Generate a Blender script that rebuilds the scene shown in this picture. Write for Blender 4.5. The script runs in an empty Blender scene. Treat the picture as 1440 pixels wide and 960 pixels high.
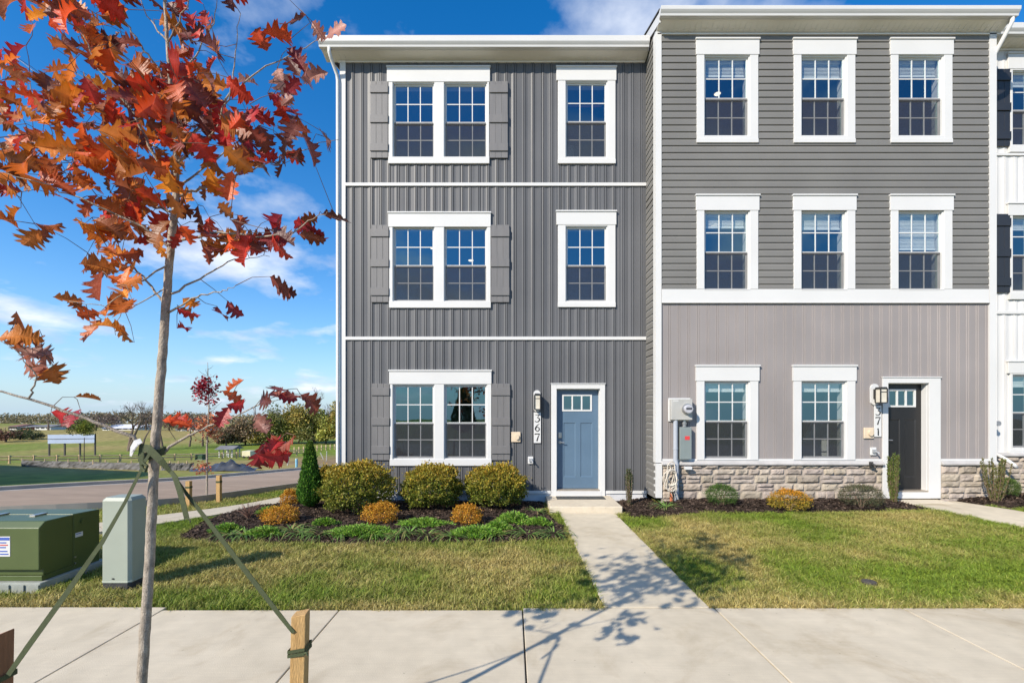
import bpy, math, random
import numpy as np
from mathutils import Vector

R = math.radians
random.seed(7)
rng = np.random.default_rng(11)
sc = bpy.context.scene
col = sc.collection

# ------------------------------------------------------------------ camera
CAMZ, FPX, HY = 1.88, 632.0, 577.0
cd = bpy.data.cameras.new('camera')
cam = bpy.data.objects.new('camera', cd)
col.objects.link(cam)
cam.location = (0, 0, CAMZ)
cam.rotation_euler = (R(90), 0, 0)
cd.sensor_width = 36
cd.lens = FPX / 1440 * 36
cd.shift_y = (HY - 480) / 1440
cd.clip_start = .05
cd.clip_end = 6000
sc.camera = cam

# ------------------------------------------------------------------ light
SUN_EL, SUN_AZ = 33.0, 225.0          # azimuth clockwise from +Y: the sun is behind the camera, to the left
wd = bpy.data.worlds.new('World')
sc.world = wd
wd.use_nodes = True
nt = wd.node_tree
nt.nodes.clear()
def N(tree, t, **kw):
    n = tree.nodes.new(t)
    for k, v in kw.items():
        setattr(n, k, v)
    return n
L_ = nt.links.new
out = N(nt, 'ShaderNodeOutputWorld')
bg = N(nt, 'ShaderNodeBackground')
bg.inputs['Strength'].default_value = .10
sky = N(nt, 'ShaderNodeTexSky', sky_type='NISHITA')
sky.sun_disc = False
sky.sun_elevation = R(SUN_EL)
sky.sun_rotation = R(SUN_AZ)
sky.altitude = 150
sky.air_density = 1.0
sky.dust_density = .12
sky.ozone_density = 1.6
hsv = N(nt, 'ShaderNodeHueSaturation')
hsv.inputs['Saturation'].default_value = 1.26
hsv.inputs['Value'].default_value = 1.27
tint = N(nt, 'ShaderNodeMixRGB', blend_type='MULTIPLY')
tint.inputs[0].default_value = 1
tint.inputs[2].default_value = (.80, .99, 1.20, 1)
L_(sky.outputs[0], tint.inputs[1])
L_(tint.outputs[0], hsv.inputs['Color'])
# clouds: noise on the sky direction, flattened towards the horizon
tc = N(nt, 'ShaderNodeTexCoord')
sep = N(nt, 'ShaderNodeSeparateXYZ')
L_(tc.outputs['Generated'], sep.inputs[0])
def M_(op, a, b=None, clamp=False):
    m = N(nt, 'ShaderNodeMath', operation=op, use_clamp=clamp)
    for i, v in enumerate((a, b)):
        if v is None: continue
        if isinstance(v, (int, float)): m.inputs[i].default_value = v
        else: L_(v, m.inputs[i])
    return m.outputs[0]
zz = M_('ADD', M_('MAXIMUM', sep.outputs[2], 0.0), .22)
cx_ = M_('DIVIDE', sep.outputs[0], zz)
cy_ = M_('DIVIDE', sep.outputs[1], zz)
cmb = N(nt, 'ShaderNodeCombineXYZ')
L_(cx_, cmb.inputs[0]); L_(cy_, cmb.inputs[1])
mp = N(nt, 'ShaderNodeMapping')
mp.inputs['Location'].default_value = (5.3, 2.2, 0)
mp.inputs['Scale'].default_value = (1.0, 1.0, 1)
L_(cmb.outputs[0], mp.inputs[0])
nz = N(nt, 'ShaderNodeTexNoise')
nz.inputs['Scale'].default_value = 1.7
nz.inputs['Detail'].default_value = 9
nz.inputs['Roughness'].default_value = .55
L_(mp.outputs[0], nz.inputs[0])
rp = N(nt, 'ShaderNodeValToRGB')
rp.color_ramp.elements[0].position = .525
rp.color_ramp.elements[1].position = .67
L_(nz.outputs[0], rp.inputs[0])
cf = M_('MULTIPLY', rp.outputs[0], .85)
# finer tone inside the clouds
nz2 = N(nt, 'ShaderNodeTexNoise')
nz2.inputs['Scale'].default_value = 4
nz2.inputs['Detail'].default_value = 5
L_(mp.outputs[0], nz2.inputs[0])
rp2 = N(nt, 'ShaderNodeValToRGB')
rp2.color_ramp.elements[0].position = .35; rp2.color_ramp.elements[0].color = (4.2, 5.0, 6.6, 1)
rp2.color_ramp.elements[1].position = .62; rp2.color_ramp.elements[1].color = (7.6, 8.0, 8.7, 1)
L_(nz2.outputs[0], rp2.inputs[0])
hz_ = N(nt, 'ShaderNodeMath', operation='EXPONENT')
L_(M_('MULTIPLY', M_('MAXIMUM', sep.outputs[2], 0.0), -7.5), hz_.inputs[0])
hm = N(nt, 'ShaderNodeMixRGB')
L_(M_('MULTIPLY', hz_.outputs[0], .92), hm.inputs[0]); L_(hsv.outputs[0], hm.inputs[1]); hm.inputs[2].default_value = (3.9, 5.1, 6.2, 1)
mx = N(nt, 'ShaderNodeMixRGB')
L_(cf, mx.inputs[0]); L_(hm.outputs[0], mx.inputs[1]); L_(rp2.outputs[0], mx.inputs[2])
L_(mx.outputs[0], bg.inputs[0])
L_(bg.outputs[0], out.inputs[0])

sd = bpy.data.lights.new('sun', 'SUN')
sd.energy = 4.9
sd.angle = R(.55)
sd.color = (1.0, .91, .78)
sun = bpy.data.objects.new('sun', sd)
col.objects.link(sun)
_a, _e = R(SUN_AZ), R(SUN_EL)
SUND = Vector((math.sin(_a) * math.cos(_e), math.cos(_a) * math.cos(_e), math.sin(_e)))
sun.rotation_euler = (-SUND).to_track_quat('-Z', 'Y').to_euler()
sun.location = (-20, -20, 25)

sc.view_settings.view_transform = 'Standard'
sc.view_settings.look = 'None'
sc.view_settings.exposure = .46
sc.view_settings.gamma = 1
sc.view_settings.use_curve_mapping = False
sc.render.engine = 'CYCLES'
sc.cycles.use_denoising = True
sc.cycles.max_bounces = 8
sc.cycles.transparent_max_bounces = 16

# ------------------------------------------------------------------ helpers
def srgb(r, g, b):
    f = lambda c: (c / 12.92 if c <= .04045 else ((c + .055) / 1.055) ** 2.4)
    return tuple(f(c / 255) for c in (r, g, b))

MATS = {}
def mat(name, color, rough=.6, var=.12, scale=6.0, bump=0.0, bscale=40.0, metal=0.0, spec=.5, attr=False,
        trans=0.0, stretch=None, color2=None, emit=0.0, world=False):
    if name in MATS: return MATS[name]
    m = bpy.data.materials.new(name); m.use_nodes = True
    t = m.node_tree; t.nodes.clear()
    l = t.links.new
    o = N(t, 'ShaderNodeOutputMaterial'); p = N(t, 'ShaderNodeBsdfPrincipled')
    p.inputs['Roughness'].default_value = rough
    p.inputs['Metallic'].default_value = metal
    p.inputs['Specular IOR Level'].default_value = spec
    c = N(t, 'ShaderNodeTexCoord')
    vec = c.outputs['Object']
    if world:
        g = N(t, 'ShaderNodeNewGeometry'); vec = g.outputs['Position']
    if stretch:
        q = N(t, 'ShaderNodeMapping'); q.inputs['Scale'].default_value = stretch
        l(vec, q.inputs[0]); vec = q.outputs[0]
    n = N(t, 'ShaderNodeTexNoise'); n.inputs['Scale'].default_value = scale; n.inputs['Detail'].default_value = 6
    l(vec, n.inputs[0])
    if attr:
        a = N(t, 'ShaderNodeVertexColor', layer_name='Col'); base = a.outputs[0]
    else:
        a = N(t, 'ShaderNodeRGB'); a.outputs[0].default_value = (*color, 1); base = a.outputs[0]
    mr = N(t, 'ShaderNodeMapRange')
    mr.inputs['From Min'].default_value = .3; mr.inputs['From Max'].default_value = .7
    l(n.outputs[0], mr.inputs[0])
    if color2 is not None:
        mm = N(t, 'ShaderNodeMixRGB'); l(mr.outputs[0], mm.inputs[0]); l(base, mm.inputs[1])
        mm.inputs[2].default_value = (*color2, 1); base = mm.outputs[0]
        n3 = N(t, 'ShaderNodeTexNoise'); n3.inputs['Scale'].default_value = scale * 7; n3.inputs['Detail'].default_value = 4
        l(vec, n3.inputs[0]); src = n3.outputs[0]
        mr = N(t, 'ShaderNodeMapRange'); mr.inputs['From Min'].default_value = .3; mr.inputs['From Max'].default_value = .7
        l(src, mr.inputs[0])
    mr.inputs['To Min'].default_value = 1 - var; mr.inputs['To Max'].default_value = 1 + var
    if color2 is not None and mr.inputs[0].links[0].from_node is n:
        pass
    mu = N(t, 'ShaderNodeMixRGB', blend_type='MULTIPLY'); mu.inputs[0].default_value = 1
    l(base, mu.inputs[1]); l(mr.outputs[0], mu.inputs[2])
    l(mu.outputs[0], p.inputs['Base Color'])
    # roughness follows the same noise a little
    rr = N(t, 'ShaderNodeMapRange'); l(n.outputs[0], rr.inputs[0])
    rr.inputs['To Min'].default_value = max(0, rough - .08); rr.inputs['To Max'].default_value = min(1, rough + .08)
    l(rr.outputs[0], p.inputs['Roughness'])
    if bump:
        b = N(t, 'ShaderNodeBump'); b.inputs['Strength'].default_value = bump; b.inputs['Distance'].default_value = .01
        n2 = N(t, 'ShaderNodeTexNoise'); n2.inputs['Scale'].default_value = bscale; n2.inputs['Detail'].default_value = 5
        l(vec, n2.inputs[0]); l(n2.outputs[0], b.inputs['Height']); l(b.outputs[0], p.inputs['Normal'])
    if emit:
        p.inputs['Emission Color'].default_value = (*color, 1); p.inputs['Emission Strength'].default_value = emit
    last = p.outputs[0]
    if trans:
        tr = N(t, 'ShaderNodeBsdfTranslucent'); l(mu.outputs[0], tr.inputs[0])
        ms = N(t, 'ShaderNodeMixShader'); ms.inputs[0].default_value = trans
        l(last, ms.inputs[1]); l(tr.outputs[0], ms.inputs[2]); last = ms.outputs[0]
    l(last, o.inputs[0])
    MATS[name] = m
    return m

def glass_mat(name, refl, tint, gcol, rough=0.0):
    m = bpy.data.materials.new(name); m.use_nodes = True
    t = m.node_tree; t.nodes.clear(); l = t.links.new
    o = N(t, 'ShaderNodeOutputMaterial')
    tr = N(t, 'ShaderNodeBsdfTransparent'); tr.inputs[0].default_value = (*tint, 1)
    gl = N(t, 'ShaderNodeBsdfGlossy'); gl.inputs[0].default_value = (*gcol, 1); gl.inputs['Roughness'].default_value = rough
    c = N(t, 'ShaderNodeTexCoord')
    n = N(t, 'ShaderNodeTexNoise'); n.inputs['Scale'].default_value = 2.2; n.inputs['Detail'].default_value = 1
    l(c.outputs['Object'], n.inputs[0])
    b = N(t, 'ShaderNodeBump'); b.inputs['Strength'].default_value = .05; b.inputs['Distance'].default_value = .02
    l(n.outputs[0], b.inputs['Height']); l(b.outputs[0], gl.inputs['Normal'])
    # Schlick reflectance that is the same from both sides of the pane
    ge = N(t, 'ShaderNodeNewGeometry')
    dt = N(t, 'ShaderNodeVectorMath', operation='DOT_PRODUCT'); l(ge.outputs['Incoming'], dt.inputs[0]); l(ge.outputs['Normal'], dt.inputs[1])
    ab = N(t, 'ShaderNodeMath', operation='ABSOLUTE'); l(dt.outputs['Value'], ab.inputs[0])
    om = N(t, 'ShaderNodeMath', operation='SUBTRACT', use_clamp=True); om.inputs[0].default_value = 1; l(ab.outputs[0], om.inputs[1])
    pw = N(t, 'ShaderNodeMath', operation='POWER'); l(om.outputs[0], pw.inputs[0]); pw.inputs[1].default_value = 5
    ad = N(t, 'ShaderNodeMath', operation='MULTIPLY_ADD', use_clamp=True); l(pw.outputs[0], ad.inputs[0]); ad.inputs[1].default_value = .96 - refl; ad.inputs[2].default_value = refl + .04
    ms = N(t, 'ShaderNodeMixShader'); l(ad.outputs[0], ms.inputs[0]); l(tr.outputs[0], ms.inputs[1]); l(gl.outputs[0], ms.inputs[2])
    l(ms.outputs[0], o.inputs[0])
    return m

def screen_mat():
    m = bpy.data.materials.new('insect_screen'); m.use_nodes = True
    t = m.node_tree; t.nodes.clear(); l = t.links.new
    o = N(t, 'ShaderNodeOutputMaterial')
    tr = N(t, 'ShaderNodeBsdfTransparent')
    d = N(t, 'ShaderNodeBsdfDiffuse'); d.inputs[0].default_value = (.055, .055, .065, 1)
    c = N(t, 'ShaderNodeTexCoord'); n = N(t, 'ShaderNodeTexNoise'); n.inputs['Scale'].default_value = 5
    l(c.outputs['Object'], n.inputs[0])
    mr = N(t, 'ShaderNodeMapRange'); mr.inputs['To Min'].default_value = .40; mr.inputs['To Max'].default_value = .56
    l(n.outputs[0], mr.inputs[0])
    ms = N(t, 'ShaderNodeMixShader'); l(mr.outputs[0], ms.inputs[0]); l(tr.outputs[0], ms.inputs[1]); l(d.outputs[0], ms.inputs[2])
    l(ms.outputs[0], o.inputs[0])
    return m

class MB:
    """collects shapes; build() links them as one mesh object with its origin at its base"""
    def __init__(s): s.v = []; s.f = []; s.c = []; s.sm = False
    def add(s, vs, fs, c=None):
        o = len(s.v); s.v.extend([tuple(map(float, p)) for p in vs]); s.f.extend([tuple(o + i for i in q) for q in fs])
        if c is not None: s.c.extend([c] * len(vs))
        return s
    def box(s, x0, x1, y0, y1, z0, z1):
        vs = [(x, y, z) for z in (z0, z1) for y in (y0, y1) for x in (x0, x1)]
        return s.add(vs, [(0, 2, 3, 1), (4, 5, 7, 6), (0, 1, 5, 4), (2, 6, 7, 3), (0, 4, 6, 2), (1, 3, 7, 5)])
    def obox(s, c, size, yaw=0, pitch=0, roll=0):
        from mathutils import Euler
        e = Euler((pitch, roll, yaw)).to_matrix()
        h = [k / 2 for k in size]
        vs = [Vector(c) + e @ Vector((x * h[0], y * h[1], z * h[2])) for z in (-1, 1) for y in (-1, 1) for x in (-1, 1)]
        return s.add(vs, [(0, 2, 3, 1), (4, 5, 7, 6), (0, 1, 5, 4), (2, 6, 7, 3), (0, 4, 6, 2), (1, 3, 7, 5)])
    def prism(s, poly, fn, a, b):
        """poly of 2-D points, fn(u, v, w) -> xyz, extruded w from a to b"""
        n = len(poly)
        vs = [fn(u, v, a) for u, v in poly] + [fn(u, v, b) for u, v in poly]
        fs = [(i, (i + 1) % n, n + (i + 1) % n, n + i) for i in range(n)]
        fs += [tuple(range(n))[::-1], tuple(range(n, 2 * n))]
        return s.add(vs, fs)
    def tube(s, pts, rad, n=8, cap=True, c=None):
        pts = [Vector(p) for p in pts]
        if not hasattr(rad, '__len__'): rad = [rad] * len(pts)
        vs = []; fs = []
        up = Vector((0, 0, 1))
        px = None
        for i, p in enumerate(pts):
            d = (pts[min(i + 1, len(pts) - 1)] - pts[max(i - 1, 0)])
            d = d.normalized() if d.length > 1e-9 else up
            if px is None:
                a = d.cross(up if abs(d.z) < .9 else Vector((1, 0, 0))).normalized()
            else:
                a = (px - d * px.dot(d))
                a = a.normalized() if a.length > 1e-6 else d.orthogonal().normalized()
            px = a
            b = d.cross(a)
            for k in range(n):
                t = 2 * math.pi * k / n
                vs.append(p + (a * math.cos(t) + b * math.sin(t)) * rad[i])
        for i in range(len(pts) - 1):
            for k in range(n):
                fs.append((i * n + k, i * n + (k + 1) % n, (i + 1) * n + (k + 1) % n, (i + 1) * n + k))
        if cap:
            fs.append(tuple(range(n))[::-1]); fs.append(tuple(range((len(pts) - 1) * n, len(pts) * n)))
        return s.add(vs, fs, c)
    def strip(s, pts, w, nrm, th=.002):
        """flat band along pts, width vector w (Vector or list), thickness along nrm"""
        P = [Vector(p) for p in pts]; nv = Vector(nrm).normalized() * th
        W = [Vector(x) for x in w] if hasattr(w[0], '__len__') else [Vector(w)] * len(P)
        vs = []
        for p, ww in zip(P, W):
            vs += [p - ww / 2, p + ww / 2, p + ww / 2 + nv, p - ww / 2 + nv]
        fs = []
        for i in range(len(P) - 1):
            for k in range(4):
                fs.append((i * 4 + k, i * 4 + (k + 1) % 4, i * 4 + 4 + (k + 1) % 4, i * 4 + 4 + k))
        fs += [(3, 2, 1, 0), tuple(range(len(P) * 4 - 4, len(P) * 4))]
        return s.add(vs, fs)
    def lathe(s, c, prof, n=24):
        vs = []; fs = []
        for r, z in prof:
            for k in range(n):
                t = 2 * math.pi * k / n
                vs.append((c[0] + r * math.cos(t), c[1] + r * math.sin(t), c[2] + z))
        for i in range(len(prof) - 1):
            for k in range(n):
                fs.append((i * n + k, i * n + (k + 1) % n, (i + 1) * n + (k + 1) % n, (i + 1) * n + k))
        fs.append(tuple(range((len(prof) - 1) * n, len(prof) * n)))
        return s.add(vs, fs)
    def build(s, name, m, parent=None, bevel=0, smooth=False, origin=None):
        return link_mesh(name, np.array(s.v, dtype=float), s.f, m, parent, s.c, bevel, smooth, origin)

def wloc(o):
    p = Vector(o.location)
    while o.parent is not None:
        o = o.parent; p = p + Vector(o.location)
    return p

def link_mesh(name, V, F, m, parent=None, C=None, bevel=0, smooth=False, origin=None):
    V = np.asarray(V, dtype=float)
    if origin is None:
        lo, hi = V.min(0), V.max(0); origin = ((lo[0] + hi[0]) / 2, (lo[1] + hi[1]) / 2, lo[2])
    origin = np.array(origin, dtype=float)
    me = bpy.data.meshes.new(name)
    if isinstance(F, np.ndarray):
        k = F.shape[1]; nf = len(F)
        me.vertices.add(len(V)); me.vertices.foreach_set('co', (V - origin).astype(np.float32).ravel())
        me.loops.add(nf * k); me.loops.foreach_set('vertex_index', F.astype(np.int32).ravel())
        me.polygons.add(nf); me.polygons.foreach_set('loop_start', np.arange(0, nf * k, k, dtype=np.int32))
        me.update(calc_edges=True)
    else:
        me.from_pydata([tuple(p) for p in (V - origin)], [], F)
        me.update()
    if C is not None and len(C):
        C = np.asarray(C, dtype=np.float32)
        if C.shape[1] == 3: C = np.concatenate([C, np.ones((len(C), 1), np.float32)], 1)
        ca = me.color_attributes.new('Col', 'FLOAT_COLOR', 'POINT')
        ca.data.foreach_set('color', C.ravel())
    if smooth:
        me.polygons.foreach_set('use_smooth', [True] * len(me.polygons))
    me.materials.append(m)
    o = bpy.data.objects.new(name, me)
    col.objects.link(o)
    if parent is not None:
        o.parent = parent
        o.location = Vector(origin) - wloc(parent)
    else:
        o.location = Vector(origin)
    if bevel:
        b = o.modifiers.new('bevel', 'BEVEL'); b.width = bevel; b.segments = 2; b.limit_method = 'ANGLE'; b.angle_limit = R(40)
    return o

def tag(o, label=None, cat=None, group=None, kind=None):
    if label: o['label'] = label
    if cat: o['category'] = cat
    if group: o['group'] = group
    if kind: o['kind'] = kind
    return o
def thing(name, loc, label, cat, group=None):
    o = bpy.data.objects.new(name, None); col.objects.link(o); o.location = loc; o.empty_display_size = .2
    return tag(o, label, cat, group)

# value noise
def vnoise(x, y, seed=0):
    x = np.asarray(x, float); y = np.asarray(y, float)
    xi = np.floor(x).astype(int); yi = np.floor(y).astype(int); fx = x - xi; fy = y - yi
    fx = fx * fx * (3 - 2 * fx); fy = fy * fy * (3 - 2 * fy)
    def h(a, b):
        n = (a * 374761393 + b * 668265263 + seed * 1274126177) & 0x7fffffff
        n = ((n ^ (n >> 13)) * 1274126177) & 0x7fffffff
        return ((n ^ (n >> 16)) & 0xffff) / 65535.0
    return (h(xi, yi) * (1 - fx) * (1 - fy) + h(xi + 1, yi) * fx * (1 - fy) + h(xi, yi + 1) * (1 - fx) * fy + h(xi + 1, yi + 1) * fx * fy)
def fbm(x, y, seed=0, o=4):
    a = 0; s = 1; t = 0
    for k in range(o):
        a = a + s * vnoise(np.asarray(x) * 2 ** k, np.asarray(y) * 2 ** k, seed + k); t += s; s *= .5
    return a / t
def sstep(a, b, x):
    t = np.clip((np.asarray(x, float) - a) / (b - a), 0, 1); return t * t * (3 - 2 * t)

# terrain: level around the houses, falling away to the left street and the far field
_PY = np.array([-400, 6.8, 8.5, 10.5, 14, 18, 24, 32, 45, 58, 75, 100, 140, 200, 400, 1000, 3000.])
_PZ = np.array([0, 0, -.09, -.31, -.62, -.97, -1.46, -2.07, -3.1, -3.75, -3.8, -3.55, -3.7, -4.3, -9.5, -27, -85.])
def H(x, y):
    x = np.asarray(x, float); y = np.asarray(y, float)
    p = np.interp(y, _PY, _PZ)
    p = .5 * p + .25 * np.interp(y - np.minimum(1.2, np.abs(y) * .06), _PY, _PZ) + .25 * np.interp(y + np.minimum(1.2, np.abs(y) * .06), _PY, _PZ)
    w = 1 - sstep(-5.6, -3.9, x)
    w = np.maximum(w, sstep(25, 45, y))
    right = .15 * sstep(4.9, 8.5, y) * sstep(2.2, 3.4, x) * (1 - sstep(14, 25, y))
    return p * w + right
def gp(px, py, z=None):
    """the point of the ground seen at a pixel of the photograph"""
    Y = CAMZ * FPX / max(py - HY, 1.5)
    for _ in range(60):
        X = (px - 720) * Y / FPX
        hz = float(H(X, Y)) if z is None else z
        Y = .5 * Y + .5 * (CAMZ - hz) * FPX / max(py - HY, 1.5)
    X = (px - 720) * Y / FPX
    return Vector((X, Y, float(H(X, Y)) if z is None else z))
def at(px, py, Y):
    return Vector(((px - 720) * Y / FPX, Y, CAMZ + (HY - py) * Y / FPX))
# ================================================================== SETTING
def grid_axis(parts):
    a = []
    for lo, hi, st in parts: a.append(np.arange(lo, hi, st))
    return np.unique(np.concatenate(a))
gx = grid_axis([(-900, -120, 60), (-120, -40, 5), (-40, -14, 1.0), (-14, 12, .22), (12, 40, 2), (40, 200, 20), (200, 901, 100)])
gy = grid_axis([(-80, 0, 4), (0, 14, .22), (14, 36, .6), (36, 120, 2.5), (120, 400, 20), (400, 2600, 200)])
GX, GY = np.meshgrid(gx, gy)
hz = H(GX, GY)
near_ = (np.abs(GX) < 14) & (GY < 14)
hz = hz - .03 + np.where(near_, .012 * (fbm(GX * 2, GY * 2, 5) - .5), 0)
hz += np.where(GY > 40, 1.6 * (fbm(GX * .02, GY * .02, 8) - .5) * sstep(40, 90, GY), 0)
f1 = fbm(GX * .35, GY * .12, 21); f2 = fbm(GX * .05, GY * .03, 33)
c_near = np.stack([.14 + .07 * f1, .135 + .06 * f1, .035 + .018 * f1], -1)
g1 = np.array([.145, .195, .030]); g2 = np.array([.29, .235, .085]); g3 = np.array([.13, .085, .045])
w_ = np.clip((f2 - .33) * 3.2 + (f1 - .5) * 1.1 + .30 * sstep(60, 110, GY), 0, 1)[..., None]
bank = ((1 - sstep(20, 30, GY)) * sstep(-12, -14, GX))[..., None]
w_ = w_ * (1 - .75 * bank)
c_far = g1 * (1 - w_) + g2 * w_
# bare earth where the far street is being built
dirt = sstep(-26, -16, GX) * sstep(33, 37, GY) * (1 - sstep(52, 58, GY)) * (1 - sstep(30, 50, GX))
c_far = c_far * (1 - dirt[..., None] * .85) + np.array([.25, .165, .095]) * dirt[..., None] * .85
b_ = sstep(12, 14, GY)[..., None] if False else sstep(0, 1, np.maximum(sstep(-8, -13, GX), sstep(16, 24, GY)))[..., None]
gc = c_near * (1 - b_) + c_far * b_
V = np.stack([GX, GY, hz], -1).reshape(-1, 3)
ny, nx = GX.shape
ii = np.arange(ny - 1)[:, None] * nx + np.arange(nx - 1)[None, :]
Fg = np.stack([ii, ii + 1, ii + nx + 1, ii + nx], -1).reshape(-1, 4)
m_ground = mat('ground_turf', (1, 1, 1), .95, .35, 1.3, .6, 9, attr=True, world=True, spec=.1)
ground = link_mesh('ground', V, Fg, m_ground, None, gc.reshape(-1, 3), smooth=True, origin=(0, 0, 0))
tag(ground, kind='structure')

m_conc = mat('concrete', (.575, .505, .385), .9, .07, .8, .25, 130, color2=(.50, .435, .325), world=True, spec=.25)
m_conc2 = mat('concrete_step', (.60, .525, .405), .9, .07, 1.5, .2, 120, color2=(.53, .46, .35), world=True, spec=.25)
m_asph = mat('asphalt', (.37, .275, .20), .93, .14, .5, .3, 90, color2=(.30, .225, .165), world=True, spec=.2, stretch=(.35, 1.4, 1))
m_kerb = mat('kerb_concrete', (.42, .37, .31), .9, .15, 1.5, .2, 60, world=True)

def stains(m, sc_, lo, hi, dark):
    t = m.node_tree; l = t.links.new
    p = [n for n in t.nodes if n.type == 'BSDF_PRINCIPLED'][0]; src = p.inputs['Base Color'].links[0].from_socket
    g = N(t, 'ShaderNodeNewGeometry')
    n1 = N(t, 'ShaderNodeTexNoise'); n1.inputs['Scale'].default_value = sc_; n1.inputs['Detail'].default_value = 8; n1.inputs['Roughness'].default_value = .65; n1.inputs['Distortion'].default_value = .6
    l(g.outputs['Position'], n1.inputs[0])
    r1 = N(t, 'ShaderNodeMapRange'); r1.inputs['From Min'].default_value = lo; r1.inputs['From Max'].default_value = hi; l(n1.outputs[0], r1.inputs[0])
    mm = N(t, 'ShaderNodeMixRGB', blend_type='MULTIPLY'); mm.inputs[2].default_value = (*dark, 1); l(r1.outputs[0], mm.inputs[0]); l(src, mm.inputs[1])
    # broom marks across the slab and small dark specks
    mp_ = N(t, 'ShaderNodeMapping'); mp_.inputs['Scale'].default_value = (2.2, 90, 1); l(g.outputs['Position'], mp_.inputs[0])
    n2 = N(t, 'ShaderNodeTexNoise'); n2.inputs['Scale'].default_value = 1.0; n2.inputs['Detail'].default_value = 3; l(mp_.outputs[0], n2.inputs[0])
    r2 = N(t, 'ShaderNodeMapRange'); r2.inputs['To Min'].default_value = .92; r2.inputs['To Max'].default_value = 1.08; l(n2.outputs[0], r2.inputs[0])
    m2 = N(t, 'ShaderNodeMixRGB', blend_type='MULTIPLY'); m2.inputs[0].default_value = 1; l(mm.outputs[0], m2.inputs[1]); l(r2.outputs[0], m2.inputs[2])
    v = N(t, 'ShaderNodeTexVoronoi'); v.inputs['Scale'].default_value = 7; l(g.outputs['Position'], v.inputs['Vector'])
    r3 = N(t, 'ShaderNodeMapRange'); r3.inputs['From Min'].default_value = .035; r3.inputs['From Max'].default_value = .06; r3.inputs['To Min'].default_value = .62; r3.inputs['To Max'].default_value = 1; l(v.outputs['Distance'], r3.inputs[0])
    m3 = N(t, 'ShaderNodeMixRGB', blend_type='MULTIPLY'); m3.inputs[0].default_value = .7; l(m2.outputs[0], m3.inputs[1]); l(r3.outputs[0], m3.inputs[2])
    l(m3.outputs[0], p.inputs['Base Color'])
stains(m_conc, 1.3, .52, .72, (.78, .74, .68)); stains(m_conc2, 2.0, .55, .75, (.82, .78, .72))

def slab(mb, poly, ztop, th=.12):
    n = len(poly)
    vs = [(x, y, ztop) for x, y in poly] + [(x, y, ztop - th) for x, y in poly]
    mb.add(vs, [tuple(range(n)), tuple(range(n, 2 * n))[::-1]] + [(i, n + i, n + (i + 1) % n, (i + 1) % n) for i in range(n)])

# front pavement: slabs with open joints
PAV0, PAV1 = 2.55, 4.27
mb = MB()
jx = [-12.1, -10.35, -8.6, -6.85, -5.1, -3.3, -1.63, .10, 1.93, 3.72, 5.5, 7.3, 9.1, 10.9, 12.7]
for a, b in zip(jx[:-1], jx[1:]):
    y1 = PAV1 + (.035 if b < -3.2 else (-.03 if b < .2 else .015))
    slab(mb, [(a + .006, PAV0), (b - .006, PAV0), (b - .006, y1), (a + .006, y1)], 0.0)
front_pav = mb.build('sidewalk', m_conc, bevel=.006); tag(front_pav, kind='structure')
mb = MB(); slab(mb, [(-12.1, PAV0 + .02), (12.7, PAV0 + .02), (12.7, PAV1 - .05), (-12.1, PAV1 - .05)], -.022, .05)
tag(mb.build('sidewalk_bedding', mat('joint_dirt', (.05, .042, .035), .95, .3, 20)), kind='structure')
# path to the blue door
mb = MB(); slab(mb, [(.885, PAV1 + .03), (1.885, PAV1 + .03), (1.885, 8.25), (.885, 8.25)], .004, .12)
tag(mb.build('garden_path', m_conc, bevel=.006), kind='structure')
# path to the black door
P2 = [(7.98, 4.30), (9.15, 4.30), (9.1, 6.8), (8.75, 7.85), (8.42, 8.52), (7.33, 8.52), (7.40, 7.9), (7.84, 6.9)]
mb = MB()
n = len(P2)
zt = [float(H(x, y)) + .012 for x, y in P2]
mb.add([(x, y, z) for (x, y), z in zip(P2, zt)] + [(x, y, z - .12) for (x, y), z in zip(P2, zt)],
       [(0, 1, 2, 7), (7, 2, 3, 6), (6, 3, 4, 5)] + [(i, n + i, n + (i + 1) % n, (i + 1) % n) for i in range(n)])
tag(mb.build('garden_path', m_conc), kind='structure')

def resample(P, n):
    P = np.array(P, float); d = np.r_[0, np.cumsum(np.linalg.norm(np.diff(P, axis=0), axis=1))]
    t = np.linspace(0, d[-1], n)
    return np.stack([np.interp(t, d, P[:, 0]), np.interp(t, d, P[:, 1])], -1)
def smooth_line(P, n, it=3):
    P = np.array(P, float)
    for _ in range(it):
        Q = [P[0]]
        for a, b in zip(P[:-1], P[1:]): Q += [.75 * a + .25 * b, .25 * a + .75 * b]
        Q.append(P[-1]); P = np.array(Q)
    return resample(P, n)
def offset_line(P, d):
    T = np.gradient(P, axis=0); T /= np.linalg.norm(T, axis=1)[:, None]
    return P + np.stack([-T[:, 1], T[:, 0]], -1) * d
def ribbon(name, A, B, dz, m, cross=6, th=.0):
    k = np.linspace(0, 1, cross)[None, :, None]
    G = A[:, None, :] * (1 - k) + B[:, None, :] * k
    Z = H(G[..., 0], G[..., 1]) + dz
    Vv = np.concatenate([G, Z[..., None]], -1).reshape(-1, 3)
    r, c = G.shape[:2]
    ii = np.arange(r - 1)[:, None] * c + np.arange(c - 1)[None, :]
    F = np.stack([ii, ii + 1, ii + c + 1, ii + c], -1).reshape(-1, 4)
    return link_mesh(name, Vv, F, m, smooth=True)
xy = lambda v: (v[0], v[1])
near_px = [(-500, 744), (-200, 731), (0, 721), (120, 715.5), (250, 708), (330, 696.5), (419, 683)]
far_px = [(-420, 716), (-150, 699), (0, 690), (120, 682.5), (250, 676), (340, 668), (420, 660.5)]
NE = smooth_line([xy(gp(*p)) for p in near_px] + [(-6.2, 23), (-2, 31), (8, 38)], 90)
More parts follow.
